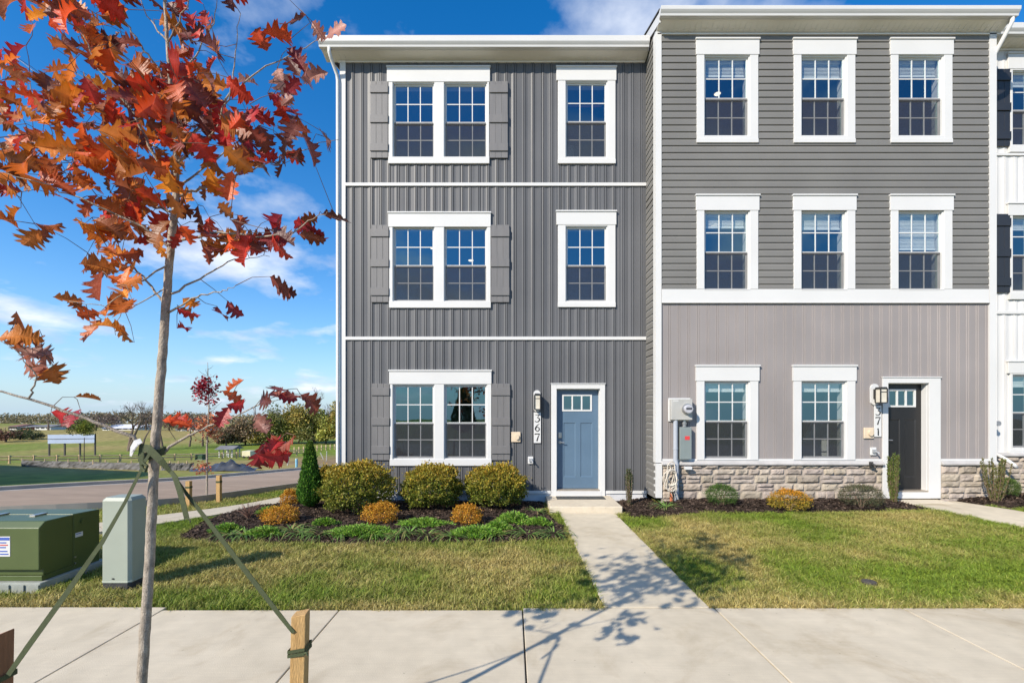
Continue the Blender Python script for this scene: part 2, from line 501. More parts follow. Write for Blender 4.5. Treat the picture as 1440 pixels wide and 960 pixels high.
FE = smooth_line([xy(gp(*p)) for p in far_px] + [(-11.5, 33), (-7, 39), (3, 46)], 90)
tag(ribbon('road', NE, FE, .004, m_asph, 14), kind='structure')
def kerb(P, side, name):
    """gutter pan on the road side, upstanding kerb behind it"""
    prof = [(0, .03), (-.28 * side, .012), (-.28 * side, -.05)]
    rows = []
    offs = [(-.30, .008), (0, .020), (.015, .13), (.15, .14), (.155, -.05)]
    lines = [offset_line(P, o * side) for o, _ in offs]
    Vv = []
    for i in range(len(P)):
        for (o, z), Ln in zip(offs, lines):
            Vv.append((Ln[i, 0], Ln[i, 1], float(H(Ln[i, 0], Ln[i, 1])) + z))
    k = len(offs)
    F = [(i * k + j, i * k + j + 1, (i + 1) * k + j + 1, (i + 1) * k + j) for i in range(len(P) - 1) for j in range(k - 1)]
    return tag(link_mesh(name, np.array(Vv), F, m_kerb), kind='structure')
kerb(NE, -1, 'kerb'); kerb(FE, 1, 'kerb')
# side pavement along the house end
SC = smooth_line([(-13, 4.8), (-9.5, 5.6), (-7.9, 6.3), (-6.75, 7.2), (-6.1, 8.3), (-5.78, 9.8), (-5.72, 12), (-5.7, 22)], 80)
mb = MB()
Lf, Rt = offset_line(SC, .47), offset_line(SC, -.47)
for i in range(0, 79):
    g = .04 if i % 5 == 0 else 0
    a, b, c, d = Lf[i] * (1 - g) + Lf[i + 1] * g, Lf[i + 1], Rt[i + 1], Rt[i] * (1 - g) + Rt[i + 1] * g
    vs = [(q[0], q[1], float(H(q[0], q[1])) + .015) for q in (a, b, c, d)] + [(q[0], q[1], float(H(q[0], q[1])) - .08) for q in (a, b, c, d)]
    mb.add(vs, [(0, 1, 2, 3), (0, 4, 5, 1), (1, 5, 6, 2), (2, 6, 7, 3), (3, 7, 4, 0)])
tag(mb.build('sidewalk', m_conc), kind='structure')
# the street the camera stands on
mb = MB(); slab(mb, [(-60, -7), (60, -7), (60, .55), (-60, .55)], -.02, .05)
tag(mb.build('road', m_asph), kind='structure')
mb = MB(); mb.box(-60, 60, .55, .72, -.1, .1)
tag(mb.build('kerb', m_kerb, bevel=.02), kind='structure')

# ------------------------------------------------------------------ planting beds
def in_poly(x, y, poly):
    x = np.asarray(x); y = np.asarray(y); r = np.zeros(x.shape, bool); n = len(poly)
    for i in range(n):
        x0, y0 = poly[i]; x1, y1 = poly[(i + 1) % n]
        if y0 == y1: continue
        c = ((y0 > y) != (y1 > y)) & (x < (x1 - x0) * (y - y0) / (y1 - y0) + x0)
        r ^= c
    return r
def edge_dist(x, y, poly):
    d = np.full(np.shape(x), 1e9); n = len(poly)
    for i in range(n):
        a = np.array(poly[i]); b = np.array(poly[(i + 1) % n]); ab = b - a
        t = np.clip(((x - a[0]) * ab[0] + (y - a[1]) * ab[1]) / max(ab @ ab, 1e-9), 0, 1)
        d = np.minimum(d, np.hypot(x - a[0] - t * ab[0], y - a[1] - t * ab[1]))
    return d
bedL = [xy(gp(*p)) for p in [(252, 755), (290, 761), (350, 762), (420, 763), (520, 764), (620, 763), (720, 761), (788, 757)]] + \
       [(.80, 6.6), (.84, 7.2), (.64, 8.2), (.62, 9.35), (-3.6, 9.35), (-4.15, 9.2)] + [xy(gp(*p)) for p in [(372, 709), (330, 717), (285, 734)]]
bedR = [(2.06, 8.2), (2.06, 9.4), (2.82, 9.4), (2.82, 8.75), (7.30, 8.75), (7.33, 8.3), (7.36, 7.92), (6.3, 7.82), (5.2, 7.72), (4.2, 7.70), (3.2, 7.72), (2.5, 7.80), (2.12, 7.95)]
bedX = [(8.50, 8.72), (8.62, 8.30), (8.85, 7.95), (9.6, 7.90), (12.5, 7.9), (12.5, 9.4), (8.6, 9.4)]
m_mulch = mat('mulch', (.050, .034, .025), .97, .5, 18, 1.0, 60, color2=(.024, .017, .013), world=True, spec=.15)
m_chip = mat('mulch_chips', (1, 1, 1), .95, .35, 12, attr=True, spec=.15)
BEDS = []
def bed(name, poly, hgt):
    P = np.array(poly)
    xs = np.arange(P[:, 0].min(), P[:, 0].max() + .05, .045); ys = np.arange(P[:, 1].min(), P[:, 1].max() + .05, .045)
    X, Y = np.meshgrid(xs, ys)
    ins = in_poly(X, Y, poly); d = edge_dist(X, Y, poly) * np.where(ins, 1, -1)
    Z = H(X, Y) - .03 + hgt * sstep(-.05, .45, d) + .03 * sstep(-.04, .03, d) + .035 * (fbm(X * 6, Y * 6, 3) - .5) + .02 * (fbm(X * 22, Y * 22, 4) - .5)
    keep = d > -.045
    r, c = X.shape; idx = -np.ones(X.size, int); kk = np.flatnonzero(keep.ravel()); idx[kk] = np.arange(len(kk))
    ii = (np.arange(r - 1)[:, None] * c + np.arange(c - 1)[None, :]).ravel()
    q = np.stack([ii, ii + 1, ii + c + 1, ii + c], -1); q = idx[q]; q = q[(q >= 0).all(1)]
    VV = np.stack([X, Y, Z], -1).reshape(-1, 3)[kk]
    o = tag(link_mesh(name, VV, q, m_mulch, smooth=True), kind='structure')
    # loose chips
    area = ins.sum() * .045 ** 2; nchip = int(area * 1500)
    j = rng.choice(len(kk), nchip)
    p = VV[j] + rng.normal(0, .02, (nchip, 3)) * [1, 1, .15] + [0, 0, .006]
    a = rng.uniform(0, np.pi, nchip); tl = rng.normal(0, .35, nchip)
    L = rng.uniform(.012, .04, nchip); W = rng.uniform(.004, .011, nchip)
    u = np.stack([np.cos(a) * np.cos(tl), np.sin(a) * np.cos(tl), np.sin(tl)], -1) * L[:, None]
    v = np.stack([-np.sin(a), np.cos(a), rng.normal(0, .4, nchip)], -1) * W[:, None]
    Vc = np.stack([p - u - v, p + u - v, p + u + v, p - u + v], 1).reshape(-1, 3)
    cc = np.array([.042, .029, .022]) * rng.uniform(.4, 2.3, (nchip, 1)); pale = rng.random(nchip) < .05
    cc[pale] = np.array([.17, .12, .08]) * rng.uniform(.6, 1.4, (pale.sum(), 1))
    cc = np.clip(cc, .006, .5)
    tag(link_mesh('mulch_chips', Vc, np.arange(nchip * 4).reshape(-1, 4), m_chip, None, np.repeat(cc, 4, 0)), kind='stuff')
    BEDS.append((poly, hgt))
bed('planting_bed', bedL, .05); bed('planting_bed', bedR, .06); bed('planting_bed', bedX, .06)
def BH(x, y):
    z = float(H(x, y))
    for poly, h in BEDS:
        if in_poly(np.array([x]), np.array([y]), poly)[0]:
            z += h * float(sstep(-.05, .45, edge_dist(np.array([x]), np.array([y]), poly)[0]))
            break
    return z
def bp(px, py):
    """point on a planting bed or lawn seen at a pixel"""
    p = gp(px, py)
    for _ in range(12):
        z = BH(p.x, p.y); p = gp(px, py, z)
    return Vector((p.x, p.y, BH(p.x, p.y) - .01))

# ================================================================== HOUSES
def vinyl(name, c, var=.06, **k): return mat(name, c, .5, var, .8, .05, 220, world=True, spec=.35, **k)
m_char = vinyl('vinyl_charcoal', (.102, .103, .108), .10)
m_grey = vinyl('vinyl_grey', (.170, .164, .152), .09)
m_taupe = vinyl('vinyl_taupe', (.262, .237, .228), .08)
m_whv = vinyl('vinyl_white', (.58, .575, .565))
m_white = mat('white_trim', (.60, .595, .58), .45, .03, 1.2, .03, 150, world=True, spec=.4)
m_soff = mat('white_soffit', (.74, .71, .66), .5, .04, 2, world=True)
m_shut = mat('shutter_grey', (.150, .144, .142), .5, .07, 2.0, .15, 60, world=True, stretch=(6, 6, .6))
m_shutk = mat('shutter_black', (.022, .023, .027), .45, .1, 2.0, .12, 60, world=True)
m_roof = mat('roof_shingle', (.06, .058, .056), .95, .3, 8, .5, 40)
m_pane = glass_mat('window_glass', .21, (.74, .78, .78), (.48, .80, .90))
m_screen = screen_mat()
m_int = mat('room_wall', (.34, .335, .32), .9, .03, 1)
m_blind = mat('blind_white', (.86, .86, .84), .6, .05, 3)
m_black = mat('black_metal', (.03, .029, .028), .45, .15, 8, spec=.5)
m_steel = mat('satin_steel', (.45, .44, .42), .35, .1, 10, metal=.8)
m_digit = mat('digit_black', (.012, .012, .012), .4, .1, 10)
m_found = mat('foundation', (.55, .55, .56), .9, .1, 4, .2, 50)
m_beige = mat('beige_plastic', (.62, .50, .36), .5, .06, 6)
m_lampg = mat('lamp_glass', (.62, .57, .47), .35, .1, 8)
m_dark = mat('dark_gap', (.01, .01, .01), .9, .1, 5)

def profile_pts(u0, u1, period, shape, phase=0, wav=False):
    """shape: list of (offset, depth) in one period -> breakpoints from u0 to u1"""
    r = []
    k = math.floor((u0 - phase) / period) - 1
    while phase + k * period < u1 + period:
        for o, d in shape: r.append((phase + k * period + o, d))
        k += 1
    us = np.array([p[0] for p in r]); ds = np.array([p[1] for p in r])
    inn = [(float(u), float(d)) for u, d in zip(us, ds) if u0 < u < u1]
    if wav:
        inn = [(u, d + .0032 * math.sin(u * 37.7 + 2 * math.sin(u * 11.3)) + .0016 * math.sin(u * 91.0)) for u, d in inn]
    return [(u0, float(np.interp(u0, us, ds)))] + inn + [(u1, float(np.interp(u1, us, ds)))]
def cladding(mb, u0, u1, v0, v1, holes, period, shape, fn, phase=0):
    """holes (ua, ub, va, vb); fn(u, v, d) -> xyz"""
    P = profile_pts(u0, u1, period, shape, phase, shape is BB)
    cuts = sorted(set([h[0] for h in holes if u0 < h[0] < u1] + [h[1] for h in holes if u0 < h[1] < u1]))
    Q = [P[0]]
    for a, b in zip(P[:-1], P[1:]):
        for c in cuts:
            if a[0] + 1e-6 < c < b[0] - 1e-6:
                Q.append((c, a[1] + (b[1] - a[1]) * (c - a[0]) / (b[0] - a[0])))
        Q.append(b)
    for a, b in zip(Q[:-1], Q[1:]):
        mu = (a[0] + b[0]) / 2
        iv = [(v0, v1)]
        for h in holes:
            if h[0] - 1e-6 <= mu <= h[1] + 1e-6:
                nv = []
                for p, q in iv:
                    if h[3] <= p or h[2] >= q: nv.append((p, q)); continue
                    if h[2] > p: nv.append((p, h[2]))
                    if h[3] < q: nv.append((h[3], q))
                iv = nv
        for p, q in iv:
            mb.add([fn(a[0], p, a[1]), fn(b[0], p, b[1]), fn(b[0], q, b[1]), fn(a[0], q, a[1])], [(0, 1, 2, 3)])
BB = [(0, .004), (.03, .0006), (.065, 0), (.100, .0036), (.130, .0095), (.134, -.008), (.139, -.008), (.143, .0095), (.167, .0105), (.171, -.008), (.177, -.008), (.181, .0035), (.1859, .004)]
BB2 = [(0, 0), (.126, 0), (.131, .008), (.137, -.005), (.142, 0), (.168, 0), (.172, .0075), (.178, -.005), (.1859, 0)]
LAP = [(0, .020), (.086, .019), (.096, .013), (.122, .002), (.1295, .0015)]
def frontX(Yp): return lambda u, v, d: (u, Yp - d, v)
def frontZ(Yp): return lambda u, v, d: (v, Yp - d, u)

def window(root, Yp, units, z0, z1, cas, head, sill=None, blind=None, label=None, dep=.21, flush=False):
    """units: list of (xa, xb) glass extents incl. sash; cas: (x0, x1, zbot, ztop) outer casing; head: (x0, x1, za, zb)"""
    x0, x1, zb, zt = cas
    fr = MB()
    yf = Yp - .036
    xs = [x0] + [k for u in units for k in (u[0] - .035, u[1] + .035)] + [x1]
    for i in range(0, len(xs), 2): fr.box(xs[i], xs[i + 1], yf, Yp + .02, zb, zt)
    for u in units:
        a, b = u[0] - .035, u[1] + .035
        fr.box(a, b, yf, Yp + .02, zb, z0 - .035); fr.box(a, b, yf, Yp + .02, z1 + .035, zt)
        # jamb liner
        for (p, q, r, s) in ((a - .001, a + .02, z0 - .035, z1 + .035), (b - .02, b + .001, z0 - .035, z1 + .035)): fr.box(p, q, Yp - .012, Yp + dep, r, s)
        fr.box(a + .02, b - .02, Yp - .012, Yp + dep, z1 + .016, z1 + .036); fr.box(a + .02, b - .02, Yp - .016, Yp + dep, z0 - .036, z0 - .016)
    # head board and drip cap
    fr.box(head[0] + .012, head[1] - .012, Yp - .044, Yp + .0, head[2], head[3] - .03)
    fr.box(head[0], head[1], Yp - .062, Yp - .001, head[3] - .03, head[3])
    if sill: fr.box(sill[0], sill[1], Yp - .044, Yp, sill[2], sill[3])
    w = fr.build('window', m_white, root, bevel=.004)
    if label: w['label'] = label
    zm = z0 + (z1 - z0) * .485
    for ui, u in enumerate(units):
        a, b = u[0] - .013, u[1] + .013
        for nm, (p, q, yy) in (('upper_sash', (zm - .024, z1 + .014, Yp + .022)), ('lower_sash', (z0 - .014, zm + .018, Yp + .048))):
            s = MB(); t = .026
            s.box(a, a + t, yy, yy + .024, p, q); s.box(b - t, b, yy, yy + .024, p, q)
            s.box(a + t, b - t, yy, yy + .024, p, p + t + .008); s.box(a + t, b - t, yy, yy + .024, q - t, q)
            A, B, Pz, Qz = a + t, b - t, p + t + .008, q - t
            g = .0095
            for k in (1, 2): s.box(A + (B - A) * k / 3 - g, A + (B - A) * k / 3 + g, yy + .006, yy + .018, Pz, Qz)
            zc = (Pz + Qz) / 2
            for k in range(3):
                xa = A + (B - A) * k / 3 + (g if k else 0); xb = A + (B - A) * (k + 1) / 3 - (g if k < 2 else 0)
                s.box(xa, xb, yy + .0065, yy + .0175, zc - g, zc + g)
            s.build(nm, m_white, w)
            gpn = MB(); gpn.add([(A, yy + .0135, Pz), (B, yy + .0135, Pz), (B, yy + .0135, Qz), (A, yy + .0135, Qz)], [(0, 1, 2, 3)])
            gpn.build('glass_pane', m_pane, w)
        sc_ = MB(); sc_.add([(a + .008, Yp + .018, z0 - .008), (b - .008, Yp + .018, z0 - .008), (b - .008, Yp + .018, zm), (a + .008, Yp + .018, zm)], [(0, 1, 2, 3)])
        sc_.build('insect_screen', m_screen, w)
        bl = blind[ui] if isinstance(blind, list) else blind
        if bl:
            bm_ = MB(); zt2 = z1; zend = z1 - (z1 - z0) * bl
            yb = Yp + .115
            k = zt2 - .03
            bm_.box(u[0] + .005, u[1] - .005, yb - .02, yb + .02, zt2 - .03, zt2 + .02)
            while k > zend + .03:
                bm_.obox(((u[0] + u[1]) / 2, yb, k), (u[1] - u[0] - .03, .030, .0025), pitch=R(62)); k -= .027
            bm_.box(u[0] + .012, u[1] - .012, yb - .014, yb + .014, zend, zend + .035)
            bm_.build('blind', m_blind, w)
    return w

def shutter(root, Yp, x0, x1, z0, z1, m):
    s = MB(); n = 3; wd = (x1 - x0)
    for k in range(n):
        s.box(x0 + wd * k / n + .002, x0 + wd * (k + 1) / n - .002, Yp - .040, Yp - .017, z0, z1)
    s.box(x0 + .004, x1 - .004, Yp - .028, Yp - .018, z0 + .004, z1 - .004)
    h = z1 - z0
    # three battens
    for a, b in ((z0 + h * .085, z0 + h * .185), (z0 + h * .455, z0 + h * .555), (z1 - h * .155, z1 - h * .055)):
        s.box(x0 - .002, x1 + .002, Yp - .062, Yp - .0405, a, b)
    o = s.build('shutter', m, root, bevel=.003)
    return o

def gutter(root, x0, x1, ywall, L, zb, hgt):
    """K-style gutter hung on a fascia; front lip L in front of the wall"""
    g = MB(); yo = ywall - L
    prof = [(ywall - L + .115, zb), (ywall - L + .05, zb), (ywall - L + .042, zb + .035), (ywall - L + .022, zb + .06), (ywall - L + .005, zb + .085), (ywall - L, zb + hgt - .012), (ywall - L, zb + hgt),
            (ywall - L + .012, zb + hgt), (ywall - L + .012, zb + hgt - .014), (ywall - L + .115, zb + hgt - .014)]
    g.prism(prof, lambda u, v, w: (w, u, v), x0, x1)
    return g.build('gutter', m_white, root)

def roof_parts(root, x0, x1, ywall, zwall, L, zeave, ztop, depth=12., left_ret=True):
    yb = ywall - L + .115                                   # fascia front
    s = MB()
    # soffit from the wall down-edge to the fascia
    s.add([(x0, yb + .012, zeave), (x1, yb + .012, zeave), (x1, ywall + .02, zwall), (x0, ywall + .02, zwall),
           (x0, yb + .012, zeave + .02), (x1, yb + .012, zeave + .02), (x1, ywall + .02, zwall + .02), (x0, ywall + .02, zwall + .02)],
          [(0, 1, 2, 3), (7, 6, 5, 4), (0, 4, 5, 1), (2, 6, 7, 3), (0, 3, 7, 4), (1, 5, 6, 2)])
    # soffit panel ribs
    sl = (zwall - zeave) / (ywall + .008 - yb)
    xx = x0 + .1
    while xx < x1 - .05:
        s.add([(xx, yb + .02, zeave - .004), (xx + .012, yb + .02, zeave - .004), (xx + .012, ywall - .01, zwall - .004), (xx, ywall - .01, zwall - .004),
               (xx, yb + .02, zeave + .004), (xx + .012, yb + .02, zeave + .004), (xx + .012, ywall - .01, zwall + .004), (xx, ywall - .01, zwall + .004)],
              [(0, 1, 2, 3), (0, 3, 7, 4), (1, 5, 6, 2)])
        xx += .105
    # trim strip where soffit meets wall
    s.box(x0 + .25 if left_ret else x0 + .02, x1 - .02, ywall - .032, ywall - .001, zwall - .03, zwall - .006)
    s.build('soffit', m_soff, root)
    f = MB(); f.box(x0, x1, yb, yb + .02, zeave - .012, ztop - .01)
    f.build('fascia', m_white, root)
    r = MB(); p = 4 / 12; mid = ywall + depth / 2; zr = ztop + (mid - yb) * p
    for a, b in ((0, 1),):
        r.prism([(yb - .03, ztop - .005), (mid, zr), (ywall + depth + .2, ztop - .005), (ywall + depth + .2, ztop + .02), (mid, zr + .03), (yb - .03, ztop + .02)],
                lambda u, v, w: (w, u, v), x0 - .02, x1 + .02)
    r.build('roof', m_roof, root)
    # rake boards at both ends, set just outside the gable walls
    for xa in (x0 - .001, x1 - .024):
        k = MB(); k.prism([(yb + .021, ztop - .20), (mid, zr - .20), (ywall + depth + .15, ztop - .2), (ywall + depth + .15, ztop - .007), (mid, zr - .007), (yb + .021, ztop - .007)],
                          lambda u, v, w: (w, u, v), xa, xa + .025)
        k.build('rake_board', m_white, root)

def interior(root, x0, x1, Yp, floors, depth=5.2):
    """rooms behind the windows: floor, ceiling and walls of each storey"""
    s = MB()
    for za, zb in floors:
        y0, y1 = Yp + .205, Yp + depth
        A, B, C, D = (x0, y0), (x1, y0), (x1, y1), (x0, y1)
        for p, q in ((B, C), (C, D), (D, A)):
            s.add([(p[0], p[1], za), (q[0], q[1], za), (q[0], q[1], zb), (p[0], p[1], zb)], [(0, 1, 2, 3)])
        s.add([(x0, y0, za), (x1, y0, za), (x1, y1, za), (x0, y1, za)], [(0, 1, 2, 3)])
        s.add([(x0, y0, zb), (x1, y0, zb), (x1, y1, zb), (x0, y1, zb)], [(0, 1, 2, 3)])
    s.build('room_shell', m_int, root)

def ceiling_lamp(root, x, y, z):
    o = MB(); o.lathe((x, y, z - .012), [(.0, 0), (.06, 0), (.07, .012)], 16); o.build('ceiling_lamp', m_lampon, root)
m_lampon = mat('lamp_lit', (1, .86, .62), .4, .02, 3, emit=1.6)

def stroke_digit(mb, ch, cx, cz, h, Yf):
    """old-style painted numeral from tapering strokes"""
    S = {'3': [[(-.28, .48, .05), (.26, .46, .12), (-.02, .10, .05)], [(-.02, .10, .06), (.22, .02, .14), (.30, -.20, .17), (.12, -.44, .12), (-.16, -.47, .09), (-.32, -.36, .11)]],
         '6': [[(.26, .50, .05), (-.02, .30, .12), (-.24, .0, .17), (-.26, -.22, .17), (-.08, -.46, .10), (.14, -.44, .11), (.28, -.22, .15), (.20, .0, .12), (.02, .08, .08), (-.18, -.06, .06)]],
         '7': [[(-.32, .38, .13), (-.28, .46, .13), (.30, .45, .14)], [(.30, .46, .06), (.10, .05, .13), (-.06, -.48, .19)]],
         '1': [[(-.10, .34, .07), (.02, .46, .12), (.03, .0, .18), (.02, -.38, .18), (.08, -.48, .10)]]}[ch]
    for st in S:
        for (xa, za, wa), (xb, zb, wb) in zip(st[:-1], st[1:]):
            d = Vector((xb - xa, 0, zb - za)); d.normalize(); n = Vector((-d.z, 0, d.x))
            q = []
            for (x, z, w, e) in ((xa, za, wa, -.02), (xb, zb, wb, .02)):
                for sg in (1, -1):
                    q.append((cx + (x + n.x * w / 2 * sg + d.x * e) * h, Yf, cz + (z + n.z * w / 2 * sg + d.z * e) * h))
            p = [(a, Yf - .0015, c) for a, b, c in q]
            mb.add(q + p, [(4, 6, 7, 5), (0, 2, 6, 4), (1, 5, 7, 3), (0, 4, 5, 1), (2, 3, 7, 6)])

def number_plate(root, x, z, w, h, Yf, digits, dh, zs):
    p = MB(); p.box(x - w / 2, x + w / 2, Yf - .02, Yf, z - h / 2, z + h / 2)
    pl = p.build('number_plate', m_white, root, bevel=.003)
    for ch, zc in zip(digits, zs):
        d = MB(); stroke_digit(d, ch, x, zc, dh, Yf - .0205); d.build('digit', m_digit, pl)

def wall_lamp(root, x, z, Yf, w=.125, h=.27, proj=.17):
    b = MB()   # oval white mounting block
    n = 20; hw, hh = w * .62, h * .62
    pr = [(x + hw * math.cos(t), z + .02 + (hh - hw) * (1 if math.sin(t) > 0 else -1) + hw * math.sin(t)) for t in np.linspace(0, 2 * math.pi, n, endpoint=False)]
    b.prism(pr, lambda u, v, q: (u, q, v), Yf - .035, Yf - .001)
    f = MB()
    yc = Yf - proj / 2 - .05; a = w / 2
    f.box(x - .035, x + .035, Yf - .06, Yf - .0352, z - .06, z + .12)
    f.box(x - .015, x + .015, yc, Yf - .06, z + h * .44, z + h * .47)
    f.prism([(-a * 1.15, z + h * .36), (a * 1.15, z + h * .36), (a * .8, z + h * .47), (-a * .8, z + h * .47)], lambda u, v, q: (x + u, q, v), yc - a * 1.1, yc + a * 1.1)
    f.box(x - a * 1.05, x + a * 1.05, yc - a * 1.05, yc + a * 1.05, z - h * .46, z - h * .40)
    for sx in (-1, 1):
        for sy in (-1, 1):
            f.box(x + sx * a - .008, x + sx * a + .008, yc + sy * a - .008, yc + sy * a + .008, z - h * .40, z + h * .36)
    f.box(x - a, x + a, yc - a - .004, yc - a + .004, z + h * .18, z + h * .21)
    lm = f.build('wall_lamp', m_black, root)
    b.build('mounting_block', m_white, lm)
    g = MB(); g.box(x - a + .006, x + a - .006, yc - a + .006, yc + a - .006, z - h * .40, z + h * .36)
    g.build('lamp_glass', m_lampg, lm)

def hose_tap(root, x, z, Yf):
    p = MB(); p.box(x - .055, x + .055, Yf - .03, Yf, z - .075, z + .075)
    o = p.build('outlet_box', m_white, root, bevel=.006)
    t = MB(); t.box(x - .03, x + .035, Yf - .06, Yf - .0302, z - .03, z + .035); t.tube([(x + .02, Yf - .05, z), (x + .035, Yf - .10, z - .02), (x + .04, Yf - .11, z - .045)], .014, 8)
    t.build('outlet_cover', mat('grey_plastic', (.30, .31, .32), .5, .1, 8), o)
def bell_box(root, x, z, Yf):
    p = MB(); p.box(x - .095, x + .095, Yf - .028, Yf, z - .105, z + .105)
    o = p.build('meter_reader_box', m_beige, root, bevel=.008)
    t = MB(); pr = [(x + .02 + .045 * math.cos(k), z + .055 * math.sin(k)) for k in np.linspace(0, 2 * math.pi, 18, endpoint=False)]
    t.prism(pr, lambda u, v, q: (u, q, v), Yf - .062, Yf - .0282); t.build('reader_dial', m_beige, o)

def door(root, Yp, x0, x1, z0, z1, cas, m, recess, label, frame_thick=.05):
    """x0..x1 opening; cas outer casing (x0, x1, zbot, ztop)"""
    f = MB()
    f.box(cas[0], x0, Yp - .03, Yp + .02, cas[2], cas[3]); f.box(x1, cas[1], Yp - .03, Yp + .02, cas[2], cas[3]); f.box(x0, x1, Yp - .03, Yp + .02, z1, cas[3])
    f.box(cas[0] - .01, cas[1] + .01, Yp - .045, Yp - .001, cas[3], cas[3] + .018)
    jt = .03
    f.box(x0 - .001, x0 + .012, Yp + .02, Yp + recess + .04, z0, z1); f.box(x1 - .012, x1 + .001, Yp + .02, Yp + recess + .04, z0, z1)
    f.box(x0 + .012, x1 - .012, Yp + .02, Yp + recess + .04, z1 - .012, z1 + .001)
    fr = f.build('door_frame', m_white, root, bevel=.003)
    s = MB(); s.box(x0 - .03, x1 + .03, Yp - .035, Yp + recess, cas[2], z0 - .018); s.build('sill_board', m_white, fr)
    t = MB(); t.box(x0 + .012, x1 - .012, Yp - .02, Yp + recess + .03, z0 - .0175, z0 + .008); t.build('threshold', mat('threshold_metal', (.42, .36, .29), .4, .1, 6, metal=.5), fr)
    X0, X1, Z0, Z1 = x0 + .014, x1 - .014, z0 + .014, z1 - .014
    W, Hh = X1 - X0, Z1 - Z0
    yf = Yp + recess
    # glazed opening and two tall recessed panels left out of the slab face
    gl = (X0 + W * .15, X1 - W * .17, Z1 - Hh * .21, Z1 - Hh * .055)
    pa = (X0 + W * .17, X0 + W * .455, Z0 + Hh * .115, Z1 - Hh * .335)
    pb = (X0 + W * .575, X0 + W * .86, Z0 + Hh * .115, Z1 - Hh * .335)
    d = MB()
    xs = sorted([X0, X1, gl[0], gl[1], pa[0], pa[1], pb[0], pb[1]]); zs = sorted([Z0, Z1, gl[2], gl[3], pa[2], pa[3]])
    def hole(x, z): return any(q[0] < x < q[1] and q[2] < z < q[3] for q in (gl, pa, pb))
    for a, b in zip(xs[:-1], xs[1:]):
        for c, e in zip(zs[:-1], zs[1:]):
            if not hole((a + b) / 2, (c + e) / 2): d.add([(a, yf, c), (b, yf, c), (b, yf, e), (a, yf, e)], [(0, 1, 2, 3)])
    for q in (pa, pb):
        r = .012; g = .016
        o_ = [(q[0], yf, q[2]), (q[1], yf, q[2]), (q[1], yf, q[3]), (q[0], yf, q[3])]
        i_ = [(q[0] + g, yf + r, q[2] + g), (q[1] - g, yf + r, q[2] + g), (q[1] - g, yf + r, q[3] - g), (q[0] + g, yf + r, q[3] - g)]
        d.add(o_ + i_, [(0, 1, 5, 4), (1, 2, 6, 5), (2, 3, 7, 6), (3, 0, 4, 7), (4, 5, 6, 7)])
    d.box(X0, X1, yf + .03, yf + .044, Z0, gl[2]); 
    dr = d.build('door', m, root); dr['label'] = label
    g = MB(); t = .028
    g.box(gl[0] - t * .6, gl[0] + t * .6, yf - .012, yf + .02, gl[2] - t * .6, gl[3] + t * .6); g.box(gl[1] - t * .6, gl[1] + t * .6, yf - .012, yf + .02, gl[2] - t * .6, gl[3] + t * .6)
    g.box(gl[0] + t * .6, gl[1] - t * .6, yf - .012, yf + .02, gl[2] - t * .6, gl[2] + t * .6); g.box(gl[0] + t * .6, gl[1] - t * .6, yf - .012, yf + .02, gl[3] - t * .6, gl[3] + t * .6)
    for k in (1, 2):
        xk = gl[0] + (gl[1] - gl[0]) * k / 3; g.box(xk - .014, xk + .014, yf - .010, yf + .018, gl[2] + t * .6, gl[3] - t * .6)
    g.build('light_frame', m_white, dr)
    p = MB(); p.add([(gl[0], yf + .01, gl[2]), (gl[1], yf + .01, gl[2]), (gl[1], yf + .01, gl[3]), (gl[0], yf + .01, gl[3])], [(0, 1, 2, 3)]); p.build('glass_pane', m_pane, dr)
    h = MB(); xk = X0 + .07; zk = z0 + 1.02
    h.box(xk - .035, xk + .035, yf - .022, yf, zk + .05, zk + .17)
    h.build('keypad_lock', m_steel, dr, bevel=.006)
    k = MB(); k.tube([(xk, yf, zk - .04), (xk, yf - .05, zk - .04)], .012, 10); k.tube([(xk - .005, yf - .05, zk - .04), (xk + .085, yf - .055, zk - .045)], .010, 8); k.tube([(xk, yf - .001, zk - .04), (xk, yf - .012, zk - .04)], .03, 14)
    k.build('handle', m_steel, dr, smooth=False)

# ------------------------------------------------------------------ charcoal house (number 367)
YA = 9.3; sA = FPX / YA
ax = lambda px: (px - 720) / sA
az = lambda py: CAMZ + (HY - py) / sA
hA = thing('townhouse', (ax(695), YA, 0.03), 'charcoal board and batten end townhouse with a blue front door and grey shutters', 'townhouse', 'townhouses in the row')
x0A, x1A = ax(486), 2.79
zw = az(87)
winA = []   # holes and windows
DW = [(az(220), az(120), 95, 231, 117, (544, 690), (547, 688)), (az(422), az(321), 299, 433, 320, (546, 691), (548, 690)), (az(643), az(543), 520, 654, 540, (547, 692), (549, 691))]
holes = []
for (z0, z1, ht, cb, hb, hd, cs) in DW:
    for (ga, gb) in ((554, 610), (626, 684)): holes.append((ax(ga) - .045, ax(gb) + .045, z0 - .045, z1 + .045))
SWN = [(az(220), az(118), 95, 231, 115), (az(422), az(321), 297, 432, 317)]
for (z0, z1, ht, cb, hb) in SWN: holes.append((ax(797) - .045, ax(852) + .045, z0 - .045, z1 + .045))
DA = (ax(782.5), ax(843.5), az(688.5), az(546.5))
holes.append((DA[0] - .005, DA[1] + .005, az(698), DA[3] + .005))
s = MB()
cladding(s, ax(480), x1A - .0, az(691), zw, holes, .186, BB, frontX(YA), phase=ax(487))
s.build('board_siding', m_char, hA)
